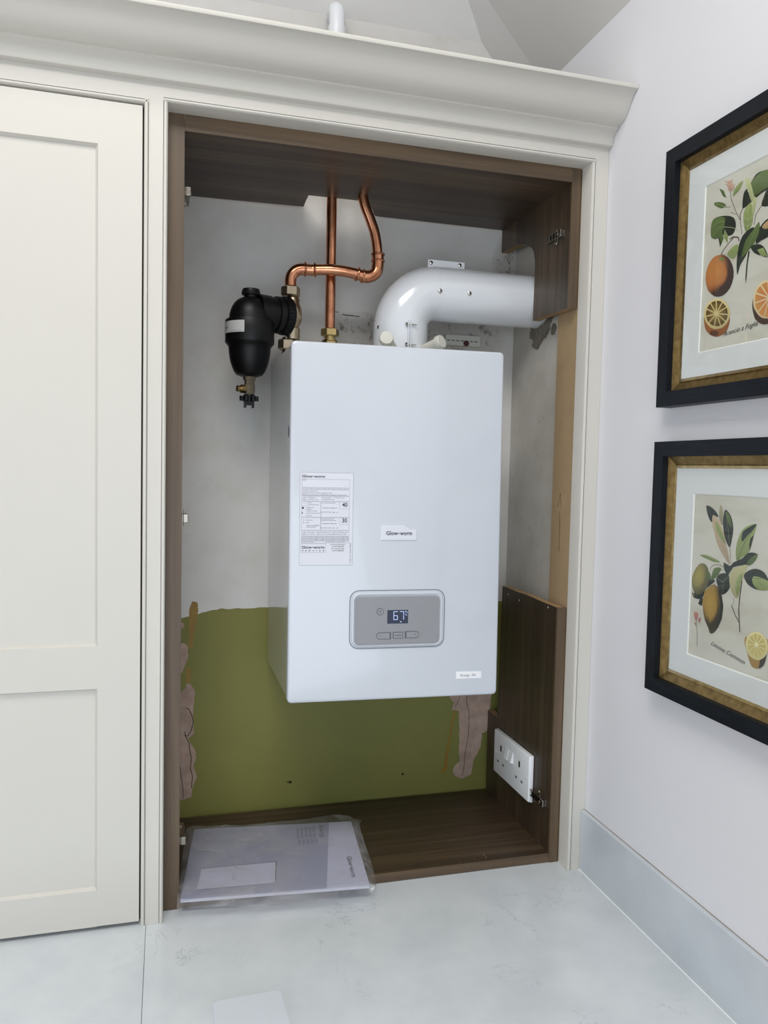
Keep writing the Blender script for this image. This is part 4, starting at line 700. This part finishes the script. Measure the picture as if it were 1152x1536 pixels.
for i in range(3):
    a = math.radians(205 + i * 0); 
    for k in range(6):
        th = math.radians(206 + k * 3.2); z0 = 1.245 - i * .006 + k * .0004
        rr_ = FR + .0003; bx = lambda th_, z_: Vector((FX + .0006 * 0 + rr_ * math.cos(th_) + (z_ - 1.2075) ** 2 / (2 * Rb) * 1.15, FY + rr_ * math.sin(th_), z_))
        bm.faces.new([bm.verts.new(bx(th, z0)), bm.verts.new(bx(th + .045, z0)), bm.verts.new(bx(th + .045, z0 + .0012)), bm.verts.new(bx(th, z0 + .0012))])
build('printed_mark', bm, M['grey_ink'], FL)
# test point caps on the flue base
for cx, dx in ((.464, -.55), (.593, .62)):
    d = Vector((dx, -.9, .34)).normalized() if dx > 0 else Vector((-.22, -.95, .25)).normalized()
    c = Vector((cx, .16, 1.1645)); bm = nb(); tube(bm, [Vector((FX + (.035 if dx > 0 else -.03), .225, 1.148)), c - d * .012], .0125, 18); tb = build('test_stub', bm, M['cap'], FL, smooth=True)
    bm = nb(); lathe(bm, [(-.014, .0148), (-.002, .0152), (0, .0142), (.0004, .001)], c, d, 24); cp = build('test_cap', bm, M['cap'], FL, smooth=True, label='round ivory test point cap')
    s, t_ = frame_axes(d); bm = nb()
    for k in range(20):
        a = 2 * math.pi * k / 20; e = s * math.cos(a) + t_ * math.sin(a); cyl(bm, c + e * .0150 - d * .013, d, .0009, .011, 5)
    build('cap_ribs', bm, M['cap'], cp)

# ------------------------------------------------------------------ copper pipes
PR = .0118
RI = thing('copper_riser', (.368, .31, 1.132), 'upright copper pipe rising from brass nuts on the boiler top', 'pipe')
build('pipe', tube(nb(), [(.3675, .31, 1.18), (.3672, .31, 1.35), (.3672, .313, 1.70)], PR, 24), M['copper'], RI, smooth=True)
bm = nb(); hexnut(bm, (.3678, .31, 1.183), (0, 0, 1), .0215, .018); build('compression_nut', bm, M['brass'], RI)
bm = nb(); hexnut(bm, (.3678, .31, 1.160), (0, 0, 1), .0195, .012); lathe(bm, [(0, .013), (.05, .013)], (.3678, .31, 1.134), (0, 0, 1), 20); lathe(bm, [(.172 - .151, .0175), (.0232, .0175)], (.3678, .31, 1.151), (0, 0, 1), 24); build('compression_body', bm, M['brass'], RI)
WP = thing('white_pipe', (.381, .345, 1.655), 'white pipe stub turning into the wall above the cornice', 'pipe')
build('pipe', tube(nb(), spline([(.381, .36, 1.66), (.381, .36, 1.80), (.381, .36, 1.93), (.381, .372, 1.955), (.381, .40, 1.96), (.381, .43, 1.96)], 6), .0185, 20), M['plastic_white'], WP, smooth=True)
build('pipe_socket', tube(nb(), [(.381, .36, 1.66), (.381, .36, 1.912)], .0205, 20), M['plastic_white'], WP, smooth=True)
LPp = thing('copper_loop', (.27, .272, 1.28), 'copper pipe looping from the filter valve up through the cupboard top', 'pipe')
hp = [(.2700, .282, 1.275), (.2695, .282, 1.299), (.2735, .281, 1.312), (.283, .280, 1.321), (.297, .279, 1.3245), (.321, .278, 1.3245)]
build('swept_elbow', tube(nb(), spline(hp, 6), PR + .0014, 22), M['copper'], LPp, smooth=True)
hp2 = [(.315, .278, 1.3245), (.340, .272, 1.3262), (.362, .268, 1.3265), (.388, .266, 1.3255), (.412, .266, 1.3225), (.440, .268, 1.3180)]
build('pipe', tube(nb(), spline(hp2, 6), PR + .0008, 22), M['copper'], LPp, smooth=True)
hp3 = [(.430, .268, 1.3190), (.445, .268, 1.3185), (.458, .268, 1.3235), (.4665, .268, 1.334), (.4688, .268, 1.350), (.4685, .268, 1.368)]
build('elbow_fitting', tube(nb(), spline(hp3, 6), PR + .0024, 22), M['copper'], LPp, smooth=True)
hp4 = [(.4682, .268, 1.355), (.4665, .268, 1.385), (.4600, .269, 1.420), (.4480, .270, 1.452), (.4355, .271, 1.482), (.4300, .272, 1.515), (.4300, .273, 1.60), (.43, .274, 1.64)]
build('pipe', tube(nb(), spline(hp4, 6), PR, 22), M['copper'], LPp, smooth=True)
def fring(p, d):  # rolled ring of a solder fitting
    bm = nb(); lathe(bm, [(-.003, PR + .0004), (-.0018, PR + .0042), (0, PR + .0050), (.0018, PR + .0042), (.003, PR + .0004)], p, d, 24); build('fitting_ring', bm, M['copper'], LPp, smooth=True)
fring((.3015, .279, 1.3247), (1, 0, .02)); fring((.3240, .2765, 1.3250), (1, -.2, .05)); fring((.4205, .2665, 1.3215), (1, .04, -.2)); fring((.4340, .268, 1.3190), (1, 0, -.12)); fring((.4686, .268, 1.3710), (0, 0, 1)); fring((.4690, .268, 1.3560), (0, 0, 1))

# ------------------------------------------------------------------ valve and magnetic filter
VA = thing('isolating_valve', (.272, .282, 1.135), 'nickel plated valve body between black filter and copper elbow', 'valve')
VC = (.2735, .283)
build('compression_nut', hexnut(nb(), (.2700, .282, 1.262), (0, 0, 1), .0215, .0225), M['nickel'], VA)
bm = nb(); lathe(bm, [(1.166 - 1.13, .0125), (1.1665 - 1.13, .0165), (1.190 - 1.13, .0172), (1.193 - 1.13, .0135), (1.200 - 1.13, .0175), (1.208 - 1.13, .0205), (1.222 - 1.13, .0218), (1.236 - 1.13, .0200), (1.243 - 1.13, .0172), (1.247 - 1.13, .0150), (1.258 - 1.13, .0150), (1.262 - 1.13, .0120)], (.2755, VC[1], 1.13), (0, 0, 1), 28); build('valve_body', bm, M['nickel'], VA, smooth=True)
build('valve_port', tube(nb(), [(.262, .275, 1.217), (.284, .287, 1.217)], .020, 24), M['nickel'], VA, smooth=True)
build('tail_nut', hexnut(nb(), (.2640, .285, 1.142), (0, 0, 1), .0205, .024), M['nickel'], VA)
build('tail_pipe', cyl(nb(), (.2640, .285, 1.115), (0, 0, 1), .0118, .055), M['nickel'], VA, smooth=True)
FI = thing('magnetic_filter', (.177, .25, 1.0), 'black urn shaped magnetic filter hanging left of the boiler', 'filter')
FC = (.1765, .25)
def zz(c): return 1.2563 - (420 + c / 7.68 - 438) * .001453
def rr2(px): return px / 7.68 * .00145
prof = [(1105, 95), (1085, 150), (1050, 178), (1000, 200), (950, 218), (900, 229), (840, 238), (765, 245), (755, 252), (722, 281), (715, 284), (475, 284), (462, 278), (455, 243), (440, 240), (400, 237), (350, 225), (300, 205), (260, 180), (225, 145), (205, 105), (195, 85)]
bm = nb(); lathe(bm, [(zz(c) - 1.0, rr2(r)) for c, r in prof], (FC[0], FC[1], 1.0), (0, 0, 1), 44); build('body', bm, M['black'], FI, smooth=True)
bm = nb(); lathe(bm, [(zz(c) - 1.0, rr2(r)) for c, r in [(200, 78), (170, 80), (165, 100), (110, 102), (97, 95), (95, 40), (96, 0)]], (FC[0] + .0015, FC[1], 1.0), (0, 0, 1), 30); vc = build('vent_cap', bm, M['black'], FI, smooth=True)
bm = nb()
for k in range(24):
    a = 2 * math.pi * k / 24; cyl(bm, (FC[0] + .0015 + .0192 * math.cos(a), FC[1] + .0192 * math.sin(a), zz(162)), (0, 0, 1), .0012, .0065, 5)
build('cap_ribs', bm, M['black'], vc)
# horizontal coupling to the valve
ax = Vector((.088, .030, .0)).normalized(); c1 = Vector((.1765, .25, 1.2165))
bm = nb(); lathe(bm, [(.015, .040), (.045, .0395), (.046, .0365), (.058, .036), (.0595, .0405), (.068, .041), (.0695, .0375), (.074, .0375), (.0755, .0415), (.0935, .0415), (.0955, .039), (.0957, .001)], c1, ax, 36); build('coupling', bm, M['black'], FI, smooth=True)
s, t_ = frame_axes(ax); bm = nb()
for k in range(36):
    a = 2 * math.pi * k / 36; e = s * math.cos(a) + t_ * math.sin(a); cyl(bm, c1 + e * .0415 + ax * .076, ax, .0012, .0165, 5)
build('coupling_ribs', bm, M['black'], FI)
# tank label wrapped on the band
def band(th, z, rr_=None): r_ = rr2(284) + .0005; return Vector((FC[0] + r_ * math.cos(th), FC[1] + r_ * math.sin(th), z))
def band_map(u, v, w): return Vector((FC[0] + (rr2(284) + w) * math.cos(u), FC[1] + (rr2(284) + w) * math.sin(u), v))
t0, t1 = math.radians(176), math.radians(252); zl0, zl1 = zz(632), zz(500)
bm = nb(); nn = 16
for k in range(nn):
    a, b = t0 + (t1 - t0) * k / nn, t0 + (t1 - t0) * (k + 1) / nn
    bm.faces.new([bm.verts.new(band_map(*p)) for p in ((a, zl0, .0005), (b, zl0, .0005), (b, zl1, .0005), (a, zl1, .0005))])
bmesh.ops.remove_doubles(bm, verts=bm.verts, dist=1e-6); fl = build('product_label', bm, M['silver_label'], FI, smooth=True, label='silver wraparound label')
bm = nb(); rad = rr2(284)
fm = lambda u, v, w: band_map(t0 + u / rad, zl0 + v, w)
LLen = (t1 - t0) * rad
write(bm, 'filter', fm, LLen - .0585, .0095, .0046, .0170, w=.0008, shear=.2); write(bm, 'www.fernox.com', fm, LLen - .036, .0022, .0021, .0300, w=.0008)
build('label_printing', bm, M['print_ink'], fl)
# drain valve
DV = build('drain_valve', lathe(nb(), [(zz(1320) - 1, .0095), (zz(1300) - 1, .0095), (zz(1298) - 1, .0122), (zz(1195) - 1, .0125), (zz(1190) - 1, .0108), (zz(1150) - 1, .0108), (zz(1147) - 1, .0136), (zz(1100) - 1, .0138)], (FC[0] + .0005, FC[1], 1.0), (0, 0, 1), 8), M['nickel'], FI)
bm = nb(); d = Vector((-1, -.35, 0)).normalized(); c = Vector((FC[0], FC[1], zz(1250))); lathe(bm, [(.008, .0092), (.020, .0092), (.0205, .0055), (.024, .0055), (.0245, .0068), (.029, .0068), (.0295, .001)], c, d, 14); build('drain_spout', bm, M['brass'], DV, smooth=True)
bm = nb(); lathe(bm, [(zz(1392) - 1, .0085), (zz(1390) - 1, .0120), (zz(1312) - 1, .0125), (zz(1310) - 1, .006)], (FC[0], FC[1], 1.0), (0, 0, 1), 20)
for k in range(6):
    a = math.radians(60 * k); cx, cy = FC[0] + .0155 * math.cos(a), FC[1] + .0155 * math.sin(a); lathe(bm, [(zz(1385) - 1, .0055), (zz(1328) - 1, .0055)], (cx, cy, 1.0), (0, 0, 1), 10)
build('drain_knob', bm, M['black'], DV)
bm = nb(); z0, z1 = zz(1465), zz(1385)
for sx_ in (-1, 1): box(bm, FC[0] + sx_ * .0085 - .0025, FC[0] + sx_ * .0085 + .0025, FC[1] - .008, FC[1] + .008, z0, z1)
box(bm, FC[0] - .008, FC[0] + .008, FC[1] - .006, FC[1] + .006, zz(1435), z1); build('knob_prongs', bm, M['black'], DV)

# ------------------------------------------------------------------ booklet in its sleeve
q4 = [(.033, .023), (.407, -.010), (.435, .280), (.070, .320)]
BKz = .0222
BK = thing('booklet', (.23, .14, BKz), 'white and grey instruction booklet lying on the cupboard floor', 'booklet')
def bq(s, t, z=0):      # s along the long edge, t towards the back
    a = Vector(q4[0]).lerp(Vector(q4[1]), s); b = Vector(q4[3]).lerp(Vector(q4[2]), s); p = a.lerp(b, t); return Vector((p.x, p.y, z))
ZT = .0285
bm = nb(); prism(bm, [(0.003, .004), (.998, .003), (.998, .997), (.003, .997)], lambda u, v, w: bq(u, v, w), BKz + .0008, ZT - .0006); build('pages', bm, M['label'], BK)
bm = nb(); prism(bm, [(0, 0), (1, 0), (1, 1), (0, 1)], lambda u, v, w: bq(u, v, w), ZT - .0006, ZT); cv = build('front_cover', bm, M['booklet'], BK)
bm = nb(); prism(bm, [(0, 0), (1, 0), (1, 1), (0, 1)], lambda u, v, w: bq(u, v, w), BKz, BKz + .0008); build('back_cover', bm, M['booklet'], BK)
BM = lambda u, v, w: bq(u, v, w)
bm = nb(); quad(bm, [(0.001, .001), (.765, .001), (.855, .999), (.001, .999)], BM, ZT + .0002); quad(bm, [(0, 0), (.1, 0), (.1, .01), (0, .01)], BM, ZT - .0001); build('grey_field', bm, M['booklet_grey'], cv)
bm = nb(); quad(bm, [(.075, .10), (.495, .115), (.505, .415), (.085, .385)], BM, ZT + .0004); build('white_box', bm, M['booklet'], cv)
bm = nb()
for a, b in (((.075, .10), (.495, .115)), ((.495, .115), (.505, .415)), ((.505, .415), (.085, .385))):
    A_, B_ = Vector(a), Vector(b); n_ = Vector((-(B_ - A_).y, (B_ - A_).x)).normalized() * .005; quad(bm, [A_, B_, B_ + n_, A_ + n_], BM, ZT + .0005)
for a in (.26, .272): rect(bm, a, a + .0015, .20, .26, BM, ZT + .0006)
rect(bm, .26, .2735, .20, .203, BM, ZT + .0006); rect(bm, .26, .2735, .257, .26, BM, ZT + .0006)
build('box_outline', bm, M['print_ink'], cv); bm = nb()
EX = (bq(1, .5) - bq(0, .5)).normalized(); EY = Vector((EX.y, -EX.x, 0))       # lettering runs towards the reader
def rot_text(bm, s, org, h, wd, **k): write(bm, s, lambda u, v, w: Vector(org) + EY * u + EX * v + Vector((0, 0, w)), 0, 0, h, wd, w=ZT + .0007, **k)
rot_text(bm, 'Energy', (.355, .272, 0), .0095, .060, bold=.02); build('title_lettering', bm, M['grey_ink'], cv); bm = nb()
p_ = Vector((.3865, .115, 0)); rot_text(bm, 'Glow', p_, .011, .040, bold=.01); rot_text(bm, 'worm', p_ + EY * .046, .011, .042, bold=.01); cyl(bm, p_ + EY * .0428 + EX * .005 + Vector((0, 0, ZT + .0006)), (0, 0, 1), .0018, .0001, 10)
build('cover_lettering', bm, M['grey_ink'], cv)
bm = nb()
for i in range(5): rot_text(bm, ('Energy 12s', 'Energy 15s', 'Energy 18s', 'Energy 25s', 'Energy 30s')[i], (.339 - i * .0095, .270, 0), .0055, .082)
build('cover_small_lettering', bm, M['grey_ink'], cv)
# polythene sleeve: a wrinkled film just over the booklet, hanging over the front edge
bo = [(.026, .004), (.13, -.012), (.26, -.026), (.405, -.030), (.420, -.016), (.428, .03), (.436, .10), (.444, .19), (.452, .262), (.463, .286), (.447, .296), (.436, .318), (.415, .330), (.37, .330), (.30, .326), (.235, .321), (.18, .322), (.12, .330), (.068, .352), (.052, .338), (.044, .24), (.034, .12)]
NUi, NVi = 60, 44
def bag_edge(s): # outline point by fraction of perimeter index
    n_ = len(bo); f_ = s * n_; i = int(f_) % n_; t = f_ - int(f_); a, b = bo[i], bo[(i + 1) % n_]; return Vector((a[0] + (b[0] - a[0]) * t, a[1] + (b[1] - a[1]) * t, 0))
from mathutils import noise as mnoise
ctr = Vector((.235, .145, 0)); bm = nb(); ringsT = []; NA, NR = 96, 22
def inside(p):   # how far inside the booklet outline (metres, negative outside)
    d = 9
    for i in range(4):
        a = Vector(q4[i]); b = Vector(q4[(i + 1) % 4]); e = b - a; n_ = Vector((-e.y, e.x)).normalized(); d = min(d, (Vector((p.x, p.y)) - a).dot(n_))
    return d
def wr_(p): return (mnoise.noise(Vector((p.x * 9 + p.y * 14, p.y * 5 - p.x * 12, 1.3))) * .0035 + abs(mnoise.noise(Vector((p.x * 34 + p.y * 30, p.y * 12 - p.x * 30, 4)))) * .0028)
def top_z(p):
    k = inside(p); base = ZT + .0022; low = .0232 if p.y > .036 else max(.008, .0232 - (.036 - p.y) * .08)
    f_ = min(1, max(0, (k + .022) / .024)); return low + (base - low) * (f_ * f_ * (3 - 2 * f_)) + max(0, wr_(p)) * (1 if k > 0 else 1.5)
cen = bm.verts.new((ctr.x, ctr.y, top_z(ctr)))
for j in range(1, NR + 1):
    row = []
    for k in range(NA):
        p = ctr.lerp(bag_edge(k / NA), j / NR); row.append(bm.verts.new((p.x, p.y, top_z(p))))
    ringsT.append(row)
for k in range(NA): bm.faces.new((cen, ringsT[0][k], ringsT[0][(k + 1) % NA]))
for a, b in zip(ringsT, ringsT[1:]):
    for k in range(NA): bm.faces.new((a[k], b[k], b[(k + 1) % NA], a[(k + 1) % NA]))
SL = build('plastic_sleeve', bm, M['sleeve'], smooth=True, label='crinkled clear polythene sleeve wrapped over the instruction booklet', cat='plastic bag')
# white rounded lid on the worktop, near the bottom of the view
bm = nb(); wl = [(.0855, -.2575), (.1815, -.2550), (.1885, -.2590), (.1900, -.2665), (.1990, -.4000), (.1930, -.4080), (.0880, -.4120), (.0800, -.4050), (.0795, -.2650)]
prism(bm, wl, XY, .0004, .008); bmesh.ops.bevel(bm, geom=[e for e in bm.edges if e.verts[0].co.z > .005 and e.verts[1].co.z > .005], offset=.0012, segments=2, affect='EDGES')
build('tray', bm, M['tray'], smooth=True, label='flat white rounded plastic tray on the worktop in front of the cupboard', cat='tray')
# ------------------------------------------------------------------ pictures on the right wall
def picture(y0, y1, z0, z1, py0, py1, pz0, pz1, art, caption, cap_at, label):
    """y0 is the left edge in view (nearest the cupboard), y1 the right"""
    xf, xm = XW - .030, XW - .0005
    P = thing('framed_print', (XW - .015, (y0 + y1) / 2, z0), label, 'picture', 'framed fruit prints on the right wall')
    fw = .027
    Y = lambda a: y0 - a
    W_, H_ = y0 - y1, z1 - z0
    def mitre(pts_o, pts_i, x0, x1, name, mh, mv, chamfer=0):
        for k in range(4):
            a, b = pts_o[k], pts_o[(k + 1) % 4]; c, d = pts_i[(k + 1) % 4], pts_i[k]; bm = nb()
            A = [bm.verts.new((x0, *p)) for p in (a, b)] + [bm.verts.new((x0 + chamfer, *p)) for p in (c, d)]; Bq = [bm.verts.new((x1, *p)) for p in (a, b, c, d)]
            bm.faces.new(A); bm.faces.new(Bq[::-1])
            for i in range(4): bm.faces.new((A[i], A[(i + 1) % 4], Bq[(i + 1) % 4], Bq[i]))
            build(name, bm, mh if k % 2 == 0 else mv, P)
    def rc(i): return [(y0 - i, z0 + i), (y1 + i, z0 + i), (y1 + i, z1 - i), (y0 - i, z1 - i)]
    mitre(rc(0), rc(fw), xf, xm, 'frame_rail', M['frame_h'], M['frame_v'])
    mitre(rc(fw), rc(fw + .016), xf + .012, xm, 'gold_slip', M['gold'], M['gold'], .006)
    mitre(rc(fw + .016), rc(fw + .021), xf + .0155, xm, 'gold_lip', M['gold_bright'], M['gold_bright'], .001)
    # mat board with window and bevel
    o4 = rc(fw + .020); i4 = [(py0, pz0), (py1, pz0), (py1, pz1), (py0, pz1)]; ii = [(py0 - .002, pz0 + .002), (py1 + .002, pz0 + .002), (py1 + .002, pz1 - .002), (py0 - .002, pz1 - .002)]
    bm = nb(); xa = XW - .0135
    A = [bm.verts.new((xa, *p)) for p in o4]; Bq = [bm.verts.new((xa, *p)) for p in i4]
    for k in range(4): bm.faces.new((A[k], A[(k + 1) % 4], Bq[(k + 1) % 4], Bq[k]))
    C_ = [bm.verts.new((xa + .0018, *p)) for p in ii]
    for k in range(4): f = bm.faces.new((Bq[k], Bq[(k + 1) % 4], C_[(k + 1) % 4], C_[k])); f.material_index = 1
    build('mat_board', bm, [M['mat_board'], M['bevel']], P)
    PX = XW - .0118
    bm = nb(); box(bm, PX, PX + .0015, py1 - .005, py0 + .005, pz0 - .005, pz1 + .005); pr = build('print_paper', bm, M['paper'], P, label='aged botanical print of fruit, leaves and script caption')
    # painted shapes, all flat ink on the paper
    bm = nb(); cl = bm.loops.layers.color.new('Col') if False else bm.loops.layers.float_color.new('Col'); lay = 0
    def face(pts, cols, w):
        vs = [bm.verts.new((PX - w, min(p[0], py0 - .001), p[1])) for p in pts]
        f = bm.faces.new(vs)
        for l, c in zip(f.loops, cols): l[cl] = (*c, 1)
    def shade(c, k): return tuple(x * k for x in c)
    for it in art:
        lay += 1; w = .00010 + lay * .000012; kind, col, pts = it[:3]
        pts = [tuple(p) for p in pts]
        if kind == 'p':
            c = lin(col); n_ = len(pts); zc = [p[1] for p in pts]; a, b = min(zc), max(zc)
            sm = [p for p in pts]; 
            # round the outline a little
            if n_ >= 5:
                out = []
                for i in range(n_):
                    p0, p1, p2, p3 = (Vector(pts[(i + k - 1) % n_]) for k in range(4))
                    for k in range(3):
                        t = k / 3; out.append(.5 * ((2 * p1) + (p2 - p0) * t * .8 + (2 * p0 * .8 - (5 - .4) * p1 + (4 - .4 + .2) * p2 - p3 * .8 + (p1 * 0)) * 0 + Vector((0, 0))) if k == 0 else p1.lerp(p2, t) + ((p1 - p0) - (p3 - p2)) * (.12 * t * (1 - t) * 4 * .5))
                sm = [tuple(o_) for o_ in out]; sm = [(a_[0], a_[1]) for a_ in sm]
                for i in range(0, len(sm), 3): sm[i] = pts[i // 3]
            face(sm, [shade(c, .82 + .36 * ((p[1] - a) / (b - a + 1e-6))) for p in sm], w)
            if col in ('222a20', '5c6e3c', '8f9c62', 'b9bd8c', 'b9a488') and n_ > 3:     # engraved midrib and side veins of a leaf
                far = max(((Vector(p) - Vector(q_)).length, i, j) for i, p in enumerate(pts) for j, q_ in enumerate(pts)); A_, B_ = Vector(pts[far[1]]), Vector(pts[far[2]])
                vc_ = shade(c, 2.2) if col == '222a20' else shade(c, .55); ax_ = (B_ - A_); n2 = Vector((-ax_.y, ax_.x)).normalized()
                cen_ = sum((Vector(p) for p in pts), Vector((0, 0))) / n_; mid_ = (A_ + B_) / 2; mid_ = mid_.lerp(cen_, .8)
                def ln(p, q_, r_):
                    e = (q_ - p).normalized(); m_ = Vector((-e.y, e.x)) * r_ * .5; face([p + m_, p - m_, q_ - m_ * .6, q_ + m_ * .6], [vc_] * 4, w + .000004)
                q0, q1 = A_.lerp(mid_, .12), B_.lerp(mid_, .12); ln(q0, mid_, .0005); ln(mid_, q1, .0005)
                wid = max(abs((Vector(p) - mid_).dot(n2)) for p in pts)
                if ax_.length > .014:
                    for k in range(2, 9):
                        t = k / 10; b_ = (q0.lerp(mid_, t * 2) if t < .5 else mid_.lerp(q1, t * 2 - 1)); h_ = wid * .5 * (1 - abs(t - .5) * 1.5)
                        for s_ in (-1, 1): ln(b_, b_ + n2 * s_ * h_ + ax_.normalized() * h_ * .6, .00028)
        elif kind == 'l':
            r = it[3]; c = lin(col)
            for i in range(len(pts) - 1):
                A_, B_ = Vector(pts[i]), Vector(pts[i + 1]); n_ = Vector((-(B_ - A_).y, (B_ - A_).x)).normalized() * r * .5
                e = (B_ - A_).normalized() * r * .25
                face([A_ + n_ - e, A_ - n_ - e, B_ - n_ * .85 + e, B_ + n_ * .85 + e], [c] * 4, w + i * .000001)
        elif kind == 'g':      # fruit drawn with rings of ink from light to dark
            cc = Vector(it[3]); cs = [lin(x) for x in col]; n_ = len(pts); prev = None
            for k in range(1, 7):
                t = k / 6; ring = [cc.lerp(Vector(p), t) for p in pts]
                def rc_(p, t):
                    side = (cc.y - p.y) * 4 + (cc.x - p.x) * 7; t2 = min(1, max(0, t * .9 + side * (2.2 if t > .5 else .8)))
                    a_, b_ = (cs[0], cs[1]) if t2 < .6 else (cs[1], cs[2]); f_ = t2 / .6 if t2 < .6 else (t2 - .6) / .4; return tuple(x + (y - x) * f_ for x, y in zip(a_, b_))
                cols = [rc_(p, t) for p in ring]
                for i in range(n_):
                    j = (i + 1) % n_
                    if prev is None: face([cc, ring[i], ring[j]], [rc_(cc, 0), cols[i], cols[j]], w)
                    else: face([prev[0][i], ring[i], ring[j], prev[0][j]], [prev[1][i], cols[i], cols[j], prev[1][j]], w)
                prev = (ring, cols)
        elif kind == 'w':      # cut fruit: wedges round the centre
            cc = Vector(it[3]); cs = [lin(x) for x in col]; n_ = len(pts); m_ = 11
            for k in range(m_):
                seg = []
                for q_ in range(4):
                    f_ = (k + .08 + .84 * q_ / 3) / m_ * n_; i = int(f_) % n_; t = f_ - int(f_); seg.append(Vector(pts[i]).lerp(Vector(pts[(i + 1) % n_]), t))
                mid = (seg[0] + seg[3]) / 2; inn = cc.lerp(mid, .16)
                face([inn] + seg, [cs[0]] + [cs[1], shade(cs[0], 1.15), shade(cs[0], 1.1), cs[1]], w)
    build('painted_fruit', bm, M['art'], pr)
    bm = nb()
    (ya, za), (yb, zb) = cap_at; dv = Vector((0, yb - ya, zb - za)); L_ = dv.length; dv.normalize(); up = Vector((0, -dv.z * -1, 0)) ; up = Vector((0, dv.z, -dv.y))
    write(bm, caption, lambda u, v, w_: Vector((PX - .0005, ya, za)) + dv * u + up * v, 0, 0, .0078, L_, shear=.45, w=0)
    build('script_caption', bm, M['print_ink'], pr)
    bm = nb(); box(bm, XW - .0152, XW - .0145, y1 + fw + .0165, y0 - fw - .0165, z0 + fw + .0165, z1 - fw - .0165); build('picture_glass', bm, M['glass'], P)
picture(-.245, -.635, 1.001, 1.460, -.336, -.546, 1.089, 1.371, ART['orange'], 'Arancio a Foglie', ((-.397, 1.108), (-.476, 1.113)), 'framed print of oranges and leaves, upper of two on the right wall')
picture(-.245, -.635, .478, .938, -.341, -.551, .564, .847, ART['lemon'], 'Limone Commun', ((-.401, .594), (-.482, .580)), 'framed print of lemons and leaves, lower of two on the right wall')
